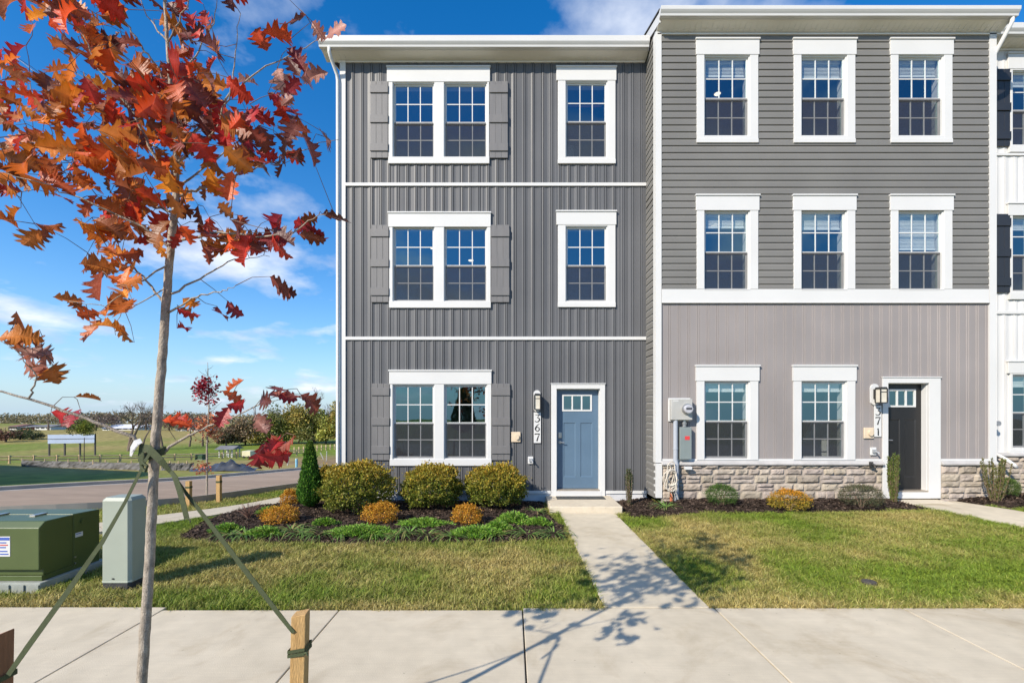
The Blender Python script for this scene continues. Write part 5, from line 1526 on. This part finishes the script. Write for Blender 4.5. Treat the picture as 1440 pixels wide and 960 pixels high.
s = MB(); s.box(xa + .3, xb - .455 + .0, 4.7315, 4.7345, .36, .58); lb_ = s.build('warning_label', m_white, hood)
s = MB(); s.box(xb - .345 - .07, xb - .345 + .045, 4.7315, 4.7345, .345, .555); l2 = s.build('warning_label', m_white, hood)
m_lblue = mat('label_blue', (.05, .10, .38), .5)
s = MB(); s.box(xb - .345 - .065, xb - .345 + .04, 4.7295, 4.7312, .515, .545); s.build('label_heading', m_lblue, l2)
for k, (z, w, c) in enumerate(((.49, .06, m_lblue), (.465, .075, mat('label_red', (.5, .08, .08), .5)), (.44, .055, m_lblue), (.40, .07, m_lblue), (.37, .08, m_lblue))):
    s = MB(); s.box(xb - .345 - .06, xb - .345 - .06 + w * 1.1, 4.7295, 4.7312, z - .006, z + .006); s.build('label_line', c, l2)
s = MB(); s.box(xb - .0055, xb - .0035, 5.135, 5.225, .43, .48); l3 = s.build('data_plate', m_white, tank)
s = MB(); s.box(xb - .0034, xb - .0022, 5.145, 5.205, .462, .470); s.build('label_heading', m_lblue, l3)
s = MB(); s.tube([(xb - .012, 5.22, .60), (xb + .008, 5.22, .60)], .026, 14); s.build('lifting_boss', m_tg, tank)
for z in (.14, .21):
    s = MB(); s.tube([(xb - .008, 5.13, z), (xb + .004, 5.13, z)], .011, 8); s.build('bolt', m_steel, tank)
s = MB(); s.box(xa + .1, xa + .2, 4.705, 4.735, .10, .22); s.tube([(xa + .15, 4.70, .12), (xa + .15, 4.69, .05)], .02, 8); s.build('padlock', m_black, tf)
m_pad = mat('pad_concrete', (.27, .285, .25), .9, .2, 4, .3, 40)
s = MB(); s.box(xa - .05, xb + .04, 4.71, 5.50, -.06, .072); pd = s.build('pad', m_pad, tf, bevel=.01)
for k in range(8):
    s = MB(); x = xb - .02 - k * .155; s.box(x - .055, x + .055, 4.695, 4.709, -.05, .055); s.build('pad_rib', m_pad, pd, bevel=.004)
m_ped = mat('pedestal_grey', (.30, .33, .272), .5, .10, 1.5, .06, 60)
pe = thing('utility_pedestal', (-4.18, 4.86, 0), 'tall pale grey green telecom pedestal standing on the lawn beside the green transformer', 'pedestal')
x0, x1, y0, y1 = -4.335, -4.02, 4.73, 4.965
s = MB()
ch = .028
base = [(x0, y0), (x1 - .0, y0), (x1, y1), (x0, y1)]
prof = [(x0 + ch, y0), (x1 - ch, y0), (x1, y0 + ch), (x1, y1 - ch), (x1 - ch, y1), (x0 + ch, y1), (x0, y1 - ch), (x0, y0 + ch)]
s.prism(prof, lambda u, v, w: (u, v, w), .075, .93)
vs = [(x, y, .93) for x, y in prof]; cxx, cyy = (x0 + x1) / 2, (y0 + y1) / 2
vs2 = [(cxx + (x - cxx) * .82, cyy + (y - cyy) * .82, .962) for x, y in prof]
s.add(vs + vs2, [(i, (i + 1) % 8, 8 + (i + 1) % 8, 8 + i) for i in range(8)] + [tuple(range(8, 16))])
s.prism([(cxx + (x - cxx) * 1.025, cyy + (y - cyy) * 1.03) for x, y in prof], lambda u, v, w: (u, v, w), .066, .084)
s.build('cabinet', m_ped, pe, bevel=.004)
s = MB(); s.prism([(cxx + (x - cxx) * .985, cyy + (y - cyy) * .985) for x, y in prof], lambda u, v, w: (u, v, w), -.06, .0655); s.build('base', mat('base_black', (.035, .035, .037), .8, .25, 20, .4, 60), pe)
s = MB(); s.tube([(cxx - .02, y0 + .001, .112), (cxx - .02, y0 - .008, .112)], .008, 8); s.box(cxx - .035, cxx - .005, y0 - .004, y0 + .001, .109, .115); s.build('bolt', m_black, pe)
p = gp(1222, 817)
s = MB(); s.lathe((p.x, p.y, -.02), [(.07, 0), (.07, .022), (.06, .028), (.0, .03)], 24)
tag(s.build('valve_cover', mat('cover_iron', (.06, .052, .045), .8, .3, 30, .4, 60), None), 'small round iron cover set in the right hand lawn', 'valve cover')
# ================================================================== THE FAR SIDE OF THE STREET
m_rail = mat('fence_wood', (.50, .37, .22), .85, .2, 3)
def G(px, py, Y=None):
    p = gp(px, py)
    return p
def post_line(pts, n): return [Vector((x, y, float(H(x, y)))) for x, y in resample(np.array([xy(p) for p in pts]), n)]
# split rail fence
fpts = [gp(-60, 652.5), gp(21, 651.2), gp(102, 649.8), gp(185, 648.2), gp(330, 644.0), gp(432, 639.5)]
fe = thing('rail_fence', tuple(fpts[1]), 'low split rail fence crossing the far field below the blank sign', 'fence')
pl = post_line(fpts, 21)
for p in pl:
    s = MB(); s.box(p.x - .06, p.x + .06, p.y - .06, p.y + .06, p.z - .2, p.z + .66); s.build('post', m_rail, fe)
for a, b in zip(pl[:-1], pl[1:]):
    for h in (.30, .56):
        s = MB(); s.tube([a + Vector((0, 0, h)), b + Vector((0, 0, h))], .055, 6); s.build('rail', m_rail, fe)
# black silt fence
m_silt = mat('silt_fabric', (.11, .108, .108), .7, .5, 1.2, .3, 6)
def fabric(pts, n, h, label):
    P = post_line(pts, n); r = random.Random(n); V, F = [], []
    rows = 5
    for i, p in enumerate(P):
        for k in range(rows):
            u = k / (rows - 1); V.append((p.x + .02 * r.gauss(0, 1) * u, p.y + .06 * math.sin(i * .9) * u + .02 * r.gauss(0, 1), p.z - .05 + h * u * (1 + .03 * r.gauss(0, 1))))
    for i in range(n - 1):
        for k in range(rows - 1): F.append((i * rows + k, (i + 1) * rows + k, (i + 1) * rows + k + 1, i * rows + k + 1))
    t = thing('silt_fence', tuple(P[0]), label, 'silt fence', 'black silt fences')
    link_mesh('fabric', np.array(V), F, m_silt, t)
    for p in P[::6]:
        s = MB(); s.box(p.x - .025, p.x + .025, p.y + .03, p.y + .08, p.z - .1, p.z + h * 1.15); s.build('post', m_rail, t)
fabric([gp(30, 655), gp(66, 656), gp(130, 658), gp(200, 660.5)], 60, .46, 'grey black silt fence left of the oak trunk')
fabric([gp(226, 660.5), gp(272, 660.5)], 24, .46, 'grey black silt fence right of the oak trunk')
# crumpled black sheeting
p = gp(318, 661); r = np.random.default_rng(4); n = 26
X, Y = np.meshgrid(np.linspace(-1.9, 1.9, n), np.linspace(-.6, .6, 12))
Z = .42 * np.exp(-((X - .1) / 1.2) ** 2 - (Y / .42) ** 2) * (.45 + 1.3 * fbm(X * 4 + 3, Y * 5, 9)) + .14 * np.abs(np.sin(X * 4 + Y * 3)) * np.exp(-(Y / .5) ** 2)
ii = (np.arange(11)[:, None] * n + np.arange(n - 1)[None, :]).ravel()
link_ = link_mesh('plastic_sheet', np.stack([X + p.x, Y + p.y, Z + p.z - .03], -1).reshape(-1, 3), np.stack([ii, ii + 1, ii + n + 1, ii + n], -1), mat('black_plastic', (.05, .052, .058), .28, .3, 3, .4, 9, spec=.7))
tag(link_, 'crumpled shiny black plastic sheeting heaped beyond the street', 'plastic sheet')
# blank field sign
a = gp(67.5, 642); b = at(133, 640, a.y + 1.2); b.z = float(H(b.x, b.y))
sg = thing('field_sign', tuple((a + b) / 2), 'wide pale blue panel sign on four dark posts in the field', 'sign')
m_post = mat('sign_post', (.05, .045, .045), .7, .2, 5)
d = (b - a); L = d.length; d.normalize()
zt, zl = a.y * (HY - 611) / FPX + CAMZ, a.y * (HY - 623.5) / FPX + CAMZ
for k in range(4):
    q = a.lerp(b, k / 3 * .985 + .005); s = MB(); s.box(q.x - .07, q.x + .07, q.y + .06, q.y + .18, float(H(q.x, q.y)) - .3, zt + .02); s.build('post', m_post, sg)
s = MB(); nrm = Vector((d.y, -d.x, 0))
def quad_box(mb, p0, p1, z0, z1, th):
    q = [p0, p1, p1 - nrm * -th, p0 - nrm * -th]
    mb.add([(v.x, v.y, z0) for v in q] + [(v.x, v.y, z1) for v in q], [(0, 1, 2, 3), (4, 7, 6, 5), (0, 4, 5, 1), (1, 5, 6, 2), (2, 6, 7, 3), (3, 7, 4, 0)])
quad_box(s, a, b, zl, zt, .05); s.build('panel', mat('sign_panel', (.50, .58, .76), .45, .05, 1), sg)
s = MB(); quad_box(s, a + nrm * .052, b + nrm * .052, (zl + zt) / 2 - .03, (zl + zt) / 2 + .03, .01); s.build('seam', m_post, sg)

# trees -------------------------------------------------------------
def leafy_crown(t, c, rx, ry, rz, n, leaf, cols, seed, clumps=14, name='crown', lo=-.6):
    r = np.random.default_rng(seed)
    k = clumps; cc = sphere_dirs(k, r) * (r.random(k) ** .45)[:, None] * .72; cr = r.uniform(.28, .52, k); tone = r.uniform(.62, 1.4, k)
    j = r.integers(0, k, n); u = sphere_dirs(n, r); P = cc[j] + u * cr[j][:, None] * (r.random(n) ** .4)[:, None]
    P[:, 2] = np.maximum(P[:, 2], lo)
    D = unit(u + r.normal(0, .6, (n, 3))); L = leaf * r.uniform(.6, 1.5, n)
    V, F = leaf_quads(P * np.array([rx, ry, rz]) + np.array(c), D, sphere_dirs(n, r), L, L * .7)
    C = pal(n, cols, None, .2, r) * tone[j][:, None]
    return link_mesh(name, V, F, m_leaf, t, np.repeat(np.clip(C, .005, .8), 4, 0))
def branches(mb, p, d, L, rad, depth, r, spread=.55, up=.15):
    q = [p]; dd = d.copy()
    for k in range(3):
        dd = (dd + Vector((r.gauss(0, .13), r.gauss(0, .13), r.gauss(.02, .1)))).normalized(); q.append(q[-1] + dd * L / 3)
    mb.tube(q, [rad, rad * .88, rad * .75, rad * .6], 5 if depth < 3 else 6, cap=False)
    if depth <= 0: return
    for k in range(r.choice([2, 3, 3])):
        nd = (dd + Vector((r.gauss(0, spread), r.gauss(0, spread), r.gauss(up, spread * .6)))).normalized()
        st = q[-1] if k == 0 else q[r.choice([2, 3])]
        branches(mb, st, nd, L * r.uniform(.6, .8), rad * .58, depth - 1, r, spread, up)
def bare_tree(p, hgt, rad, label, group, seed, depth=5, multi=1, m=None):
    r = random.Random(seed); t = thing('bare_tree', tuple(p), label, 'tree', group)
    s = MB(); tr = MB()
    for k in range(multi):
        d = Vector((r.gauss(0, .12 + .25 * (multi > 1)), r.gauss(0, .12), 1)).normalized(); top = p + d * hgt * .26
        tr.tube([p - Vector((0, 0, .2)), p + d * hgt * .12, top], [rad * 1.25, rad, rad * .85], 8)
        branches(s, top, d, hgt * .26, rad * .8, depth, r)
    tr.build('trunk', m or m_bark2, t); s.build('crown', m or m_bark2, t)
def far_tree(px, py, w, h, cols, label, group, seed, name='far_tree', n=1500, trunk=.12, lift=.18, leaf=None, cat='tree', p=None):
    p = p or gp(px, py); W = w * p.y / FPX; Hh = h * p.y / FPX
    t = thing(name, tuple(p), label, cat, group)
    leafy_crown(t, (p.x, p.y, p.z + Hh * (.5 + lift / 2)), W / 2, W / 2, Hh * (.55 - lift / 2), n, leaf or max(.05, W * .05), cols, seed)
    s = MB(); s.tube([p - Vector((0, 0, .3)), p + Vector((.03, 0, Hh * .6))], [trunk, trunk * .6], 7); s.build('trunk', m_bark2, t)
    return t
YG = [(.19, .22, .03), (.14, .18, .025), (.25, .25, .04), (.10, .14, .02)]
p = gp(118, 656)
far_tree(118, 656, 40, 68, YG, 'small yellow green tree standing in front of the blank sign', None, 201, 'young_tree', 2400, .035, .62, .085)
bare_tree(gp(181, 634), 70 * gp(181, 634).y / FPX, .22, 'spreading bare tree just left of the oak trunk', 'bare trees across the field', 3, 6, 2)
bare_tree(gp(199, 632), 60 * gp(199, 632).y / FPX, .13, 'upright bare tree close behind the spreading bare one', 'bare trees across the field', 8, 6)
bare_tree(gp(229, 632), 66 * gp(229, 632).y / FPX, .14, 'bare tree just right of the oak trunk', 'bare trees across the field', 12, 6)
bare_tree(gp(266, 628), 46 * gp(266, 628).y / FPX, .13, 'small bare tree between the oak and the red sapling', 'bare trees across the field', 14, 5)
bare_tree(gp(285, 627), 50 * gp(285, 627).y / FPX, .14, 'bare tree directly behind the red sapling', 'bare trees across the field', 15, 5)
bare_tree(gp(68, 604), 22 * gp(68, 604).y / FPX, .25, 'lone bare tree on the skyline at the left', 'bare trees across the field', 16, 5)
# red sapling with two stakes on the verge
p = gp(291, 701); S1 = p.y / FPX
sp = thing('red_sapling', tuple(p), 'thin staked sapling with crimson tip and peach lower leaves on the street verge', 'tree')
s = MB(); q = [p + Vector((0, 0, -.1)), p + Vector((.0, 0, 75 * S1)), p + Vector((.04, .02, 130 * S1)), p + Vector((.0, .03, 192 * S1))]
s.tube(q, [.026, .022, .014, .005], 8); s.build('trunk', m_bark, sp)
r = random.Random(4); s = MB()
for k in range(34):
    z = r.uniform(72, 182); a = r.uniform(0, 6.28); ln = (.50 if z < 115 else .34) * r.uniform(.5, 1.2) * (1 - .5 * (z - 72) / 120)
    b = p + Vector((.02, .01, z * S1)); s.tube([b, b + Vector((ln * .6 * math.cos(a), ln * .6 * math.sin(a), ln * .35)), b + Vector((ln * math.cos(a), ln * math.sin(a), ln * .75))], [.006, .004, .002], 4)
s.build('twigs', m_twig, sp)
leafy_crown(sp, (p.x - .02, p.y, p.z + 158 * S1), .32, .32, 24 * S1 * 1.25, 620, .065, [(.34, .025, .045), (.42, .04, .06), (.22, .025, .04)], 5, 12, 'red_leaves', -1)
leafy_crown(sp, (p.x, p.y, p.z + 100 * S1), .50, .5, 24 * S1, 420, .07, [(.50, .17, .07), (.42, .12, .06), (.55, .24, .12)], 6, 14, 'peach_leaves', -1)
leafy_crown(sp, (p.x - .06, p.y, p.z + 46 * S1), .30, .3, 16 * S1, 120, .06, [(.45, .14, .07), (.38, .10, .05)], 7, 9, 'low_leaves', -1)
for px, py, top, lb in ((265.5, 711, 676, 'left stake of the red sapling'), (308, 704.5, 668, 'right stake of the red sapling')):
    q = gp(px, py); s = MB(); hgt = (py - top) * q.y / FPX
    s.box(q.x - .045, q.x + .045, q.y - .045, q.y + .045, q.z - .2, q.z + hgt)
    o = s.build('sapling_stake', m_stake, None); tag(o, lb + ' on the street verge', 'stake', 'stakes of the red sapling')
    s = MB(); s.box(q.x - .05, q.x + .05, q.y - .05, q.y + .05, q.z + hgt * .72, q.z + hgt * .79); s.build('strap_turn', m_strap, o)

# hedgerow on the right: every tree its own crown
HG = [[(.15, .165, .04), (.20, .19, .05), (.11, .125, .035)], [(.25, .205, .05), (.31, .245, .065), (.19, .165, .05)], [(.20, .145, .085), (.26, .18, .10), (.15, .115, .07)], [(.28, .28, .055), (.22, .23, .05)]]
HT = [(318, 626, 36, 30, 2, 'brown grey bush at the left end of the hedgerow'), (345, 625, 34, 36, 2, 'dull brown tree second in the hedgerow'), (366, 625, 34, 30, 1, 'olive brown bush behind the pavilion trailer'),
      (384, 625, 32, 48, 0, 'dark olive tree left of the tall bare one'), (403, 624, 30, 40, 3, 'yellow green rounded bush in the hedgerow'), (420, 624, 34, 52, 1, 'olive tree at the foot of the tall bare tree'),
      (440, 624, 36, 46, 0, 'dark green tree right of the tall bare one'), (458, 624, 30, 38, 3, 'yellowish bush near the house corner'), (474, 624, 36, 56, 1, 'taller olive tree beside the house corner'), (497, 624, 44, 50, 0, 'dark tree running behind the house corner')]
for k, (px, py, w, h, ci, lb) in enumerate(HT):
    far_tree(px, py + 1, w * 1.5, h * 1.12, [tuple(1.35 * q for q in c_) for c_ in HG[ci]], lb, 'hedgerow trees across the field', 300 + k, 'hedgerow_tree', 3400, .15, .0, None)
for px, h, sd_, lb in ((443, 76, 31, 'tall bare tree rising above the hedgerow'), (362, 46, 32, 'thin bare tree behind the hedgerow gap'), (400, 52, 33, 'bare tree above the yellow green bush'), (478, 60, 34, 'bare tree beside the house corner')):
    p = gp(px, 623); bare_tree(p, h * p.y / FPX, .22, lb, 'bare trees in the hedgerow', sd_, 6)
# continuous far wood behind the fields
n = 26000; r = np.random.default_rng(88)
xs_ = r.uniform(-330, 60, n); ys_ = 215 + 30 * r.random(n) + .10 * np.abs(xs_ + 120)
top = 2.2 + 5.0 * fbm(xs_ * .09, ys_ * .02, 61, 4)
zs_ = H(xs_, ys_) + top * r.random(n) ** .8
Vw, Fw = leaf_quads(np.stack([xs_, ys_, zs_], -1), r.normal(0, 1, (n, 3)), sphere_dirs(n, r), r.uniform(.5, 1.5, n), r.uniform(.4, 1.0, n))
tone = fbm(xs_ * .05, ys_ * 0, 66, 3)[:, None]
Cw = (np.array([.26, .195, .135]) * (1 - tone) + np.array([.23, .21, .09]) * tone) * r.uniform(.6, 1.4, (n, 1))
tag(link_mesh('far_wood', Vw, Fw, m_leaf, None, np.repeat(Cw, 4, 0)), kind='stuff')
# skyline at the left
DK = [[(.05, .085, .025), (.07, .10, .03), (.05, .06, .025)], [(.20, .10, .06), (.15, .08, .05)], [(.20, .15, .11), (.25, .18, .14), (.15, .12, .10)]]
for k, (px, py, w, h, ci, lb) in enumerate([(8, 622, 40, 20, 1, 'reddish bush at the left picture edge'), (28, 619, 34, 19, 0, 'dark green bush mass beside the reddish one'), (46, 619, 26, 14, 0, 'low dark green bush at the right of the bush mass'),
                                            (96, 605, 26, 22, 2, 'brown tree at the left of the skyline wood'), (114, 605, 30, 20, 2, 'brown tree above the yellow green sapling'), (135, 605, 32, 25, 2, 'rounded brown tree on the skyline left of the white barn'),
                                            (158, 604, 30, 26, 2, 'brown tree directly behind the white barn'), (205, 606, 34, 26, 2, 'brown tree behind the oak trunk'), (238, 606, 34, 22, 2, 'brown tree on the skyline right of the oak trunk'), (264, 606, 36, 24, 2, 'brown tree on the skyline near the red sapling'), (292, 606, 40, 24, 2, 'brown tree at the right of the skyline wood')]):
    far_tree(px, py, w, h, DK[ci], lb, 'trees on the far skyline', 400 + k, 'skyline_tree', 1100, .2, .02)
def far_house(px, py, w, h, dep, mw, mr, label, ridge=.42, wins=3):
    p = gp(px, py); k = p.y / FPX; W, Hh = w * k, h * k
    t = thing('distant_house', tuple(p), label, 'house', 'buildings on the far skyline')
    x0, x1 = p.x - W / 2, p.x + W / 2
    s = MB(); s.box(x0, x1, p.y, p.y + dep, p.z - 1, p.z + Hh * (1 - ridge)); s.build('wall', mw, t)
    s = MB(); za = p.z + Hh * (1 - ridge) - .02; s.prism([(p.y - .4, za), (p.y + dep / 2, p.z + Hh), (p.y + dep + .4, za)], lambda u, v, q: (q, u, v), x0 - .3, x1 + .3); s.build('roof', mr, t)
    for i in range(wins):
        xa = x0 + W * (i + .5) / wins; s = MB(); s.box(xa - .5, xa + .5, p.y - .05, p.y - .005, p.z + Hh * .18, p.z + Hh * .42); s.build('window', m_dark, t)
m_hw = mat('render_white', (.62, .62, .60), .8, .05, 1); m_hb = mat('brick_red', (.28, .12, .08), .9, .2, 3); m_hr = mat('roof_red', (.20, .10, .08), .9, .2, 2); m_hg = mat('roof_grey', (.16, .16, .17), .9, .2, 2); m_hwr = mat('roof_white', (.72, .72, .74), .5, .05, 2)
far_house(167, 605, 46, 8, 9, m_hw, m_hwr, 'long white roofed barn on the skyline', .6, 5)
far_house(60, 603.5, 22, 6.5, 8, m_hw, m_hg, 'pale house with grey roof on the left skyline')
far_house(18, 603.5, 12, 7, 8, m_hw, m_hr, 'small house with reddish roof at the far left')
far_house(36, 603.5, 12, 5.5, 8, m_hb, m_hg, 'small brick house between two pale ones')
far_house(262, 606, 30, 8, 9, m_hw, m_hg, 'pale low building seen behind the bare trees')
far_house(6, 618, 24, 6, 6, m_hb, m_hr, 'low red brick shed at the left picture edge', .3, 0)
# bits and pieces of the building site
p = gp(317, 642.5); k = p.y / FPX
pv = thing('pavilion', tuple(p), 'small open pavilion with grey roof and pale posts in the field', 'shelter')
for dx in (-9, -3, 4, 9):
    for dy in (0, 1.4): s = MB(); s.box(p.x + dx * k - .05, p.x + dx * k + .05, p.y + dy, p.y + dy + .1, p.z - .2, p.z + 11 * k); s.build('post', m_white, pv)
s = MB(); s.prism([(p.y - .4, p.z + 11 * k), (p.y + .75, p.z + 15.5 * k), (p.y + 1.9, p.z + 11 * k)], lambda u, v, q: (q, u, v), p.x - 13 * k, p.x + 13 * k); s.build('roof', m_hg, pv)
p = gp(346, 644); k = p.y / FPX
tr = thing('site_trailer', tuple(p), 'little cream site trailer right of the pavilion', 'trailer')
s = MB(); s.box(p.x - 6 * k, p.x + 6 * k, p.y, p.y + 1.2, p.z + 2.2 * k, p.z + 10 * k); s.build('body', mat('cream_paint', (.60, .56, .38), .6, .1, 2), tr, bevel=.03)
for dx in (-3.4, 3.4):
    s = MB(); s.tube([(p.x + dx * k, p.y - .02, p.z + 1.6 * k), (p.x + dx * k, p.y + .14, p.z + 1.6 * k)], 1.6 * k, 14); s.build('wheel', m_black, tr)
p = gp(279, 646); k = p.y / FPX
t = thing('transformer', tuple(p), 'small dark green utility box far across the street', 'transformer')
s = MB(); s.prism([(p.y, p.z), (p.y, p.z + 6 * k), (p.y + .15, p.z + 7 * k), (p.y + .8, p.z + 7 * k), (p.y + .8, p.z)], lambda u, v, q: (q, u, v), p.x - 5 * k, p.x + 5 * k); s.build('hood', mat('box_green', (.03, .07, .03), .5), t)
s = MB(); s.box(p.x - 5.6 * k, p.x + 5.6 * k, p.y - .06, p.y + .86, p.z - .1, p.z + .02); s.build('pad', m_pad, t)
for px, py, top, lean, lb in ((404, 654, 640, .22, 'leaning white survey stake left of the blue pipe'), (459, 648, 634, .05, 'white survey stake right of the cedar'), (455, 645, 636, -.5, 'slanting survey stake crossing the upright one')):
    p = gp(px, py); k = p.y / FPX; s = MB(); h_ = (py - top) * k
    s.tube([p - Vector((0, 0, .1)), p + Vector((lean * h_, 0, h_))], .035, 4); tag(s.build('survey_stake', m_white, None), lb, 'stake', 'survey stakes on the building site')
p = gp(417, 656); k = p.y / FPX; s = MB(); s.tube([p - Vector((0, 0, .1)), p + Vector((0, 0, 11 * k))], 1.6 * k, 12); o = s.build('marker_pipe', mat('pipe_blue', (.22, .50, .68), .5, .1, 6), None); tag(o, 'pale blue marker pipe standing on bare earth beyond the street', 'pipe')
s = MB(); s.tube([p + Vector((0, 0, 11 * k)), p + Vector((0, 0, 11.6 * k))], 1.75 * k, 12); s.build('cap', m_white, o)
fpts = [gp(400, 638), gp(440, 634.5), gp(482, 631)]
f2 = thing('post_fence', tuple(fpts[0]), 'row of pale fence posts climbing towards the house corner', 'fence')
pl = post_line(fpts, 14)
for p in pl:
    s = MB(); s.box(p.x - .065, p.x + .065, p.y - .06, p.y + .06, p.z - .2, p.z + .80); s.build('post', m_rail, f2)
for a, b in zip(pl[:-1], pl[1:]):
    s = MB(); s.tube([a + Vector((0, 0, .45)), b + Vector((0, 0, .45))], .03, 5); s.build('rail', m_rail, f2)

# townhouse block beyond the left edge, whose shadow falls on the far lawn
q0 = Vector((-30.9, 13.6, 0))
hx = thing('townhouse', (-36, 17, -1.5), 'grey townhouse block beyond the left edge, shading the far lawn', 'townhouse', 'townhouses in the row')
u_ = Vector((math.cos(R(157)), math.sin(R(157)), 0)); v_ = Vector((.10, -.995, 0))
def W2(a, b, z): return tuple(q0 + u_ * a + v_ * b + Vector((0, 0, z)))
s = MB(); Lh, Dh, z0, z1 = 34, 10, -4.5, 8.7
s.add([W2(0, 0, z0), W2(Lh, 0, z0), W2(Lh, Dh, z0), W2(0, Dh, z0), W2(0, 0, z1), W2(Lh, 0, z1), W2(Lh, Dh, z1), W2(0, Dh, z1)], [(0, 1, 5, 4), (1, 2, 6, 5), (2, 3, 7, 6), (3, 0, 4, 7)])
s.build('wall', m_grey, hx)
s = MB(); s.add([W2(-.3, -.3, z1), W2(Lh + .3, -.3, z1), W2(Lh + .3, Dh / 2, z1 + 1.7), W2(-.3, Dh / 2, z1 + 1.7), W2(Lh + .3, Dh + .3, z1), W2(-.3, Dh + .3, z1)], [(0, 1, 2, 3), (3, 2, 4, 5), (0, 3, 5), (1, 4, 2), (0, 5, 4, 1)])
s.build('roof', m_roof, hx)
for st in range(3):
    for k in range(10):
        for b_, e in ((-.03, -.06), (Dh + .03, Dh + .06)):
            s = MB(); a0 = 1.2 + k * 3.3; zz0 = -1.2 + st * 2.9
            s.add([W2(a0, b_, zz0), W2(a0 + 1.1, b_, zz0), W2(a0 + 1.1, b_, zz0 + 1.6), W2(a0, b_, zz0 + 1.6)], [(0, 1, 2, 3)])
            s.build('window', m_pane, hx)
# evergreen across the street behind the camera, seen mirrored in the ground floor window
cone_plant('spruce', (-4.4, -22, -.03), 1.5, 3.9, 5000, .22, [(.03, .06, .02), (.045, .08, .025), (.02, .04, .015)], 'dark conical spruce across the street, mirrored in the ground floor window', 'tree', seed=71, aspect=.4)
bpy.context.view_layer.update()
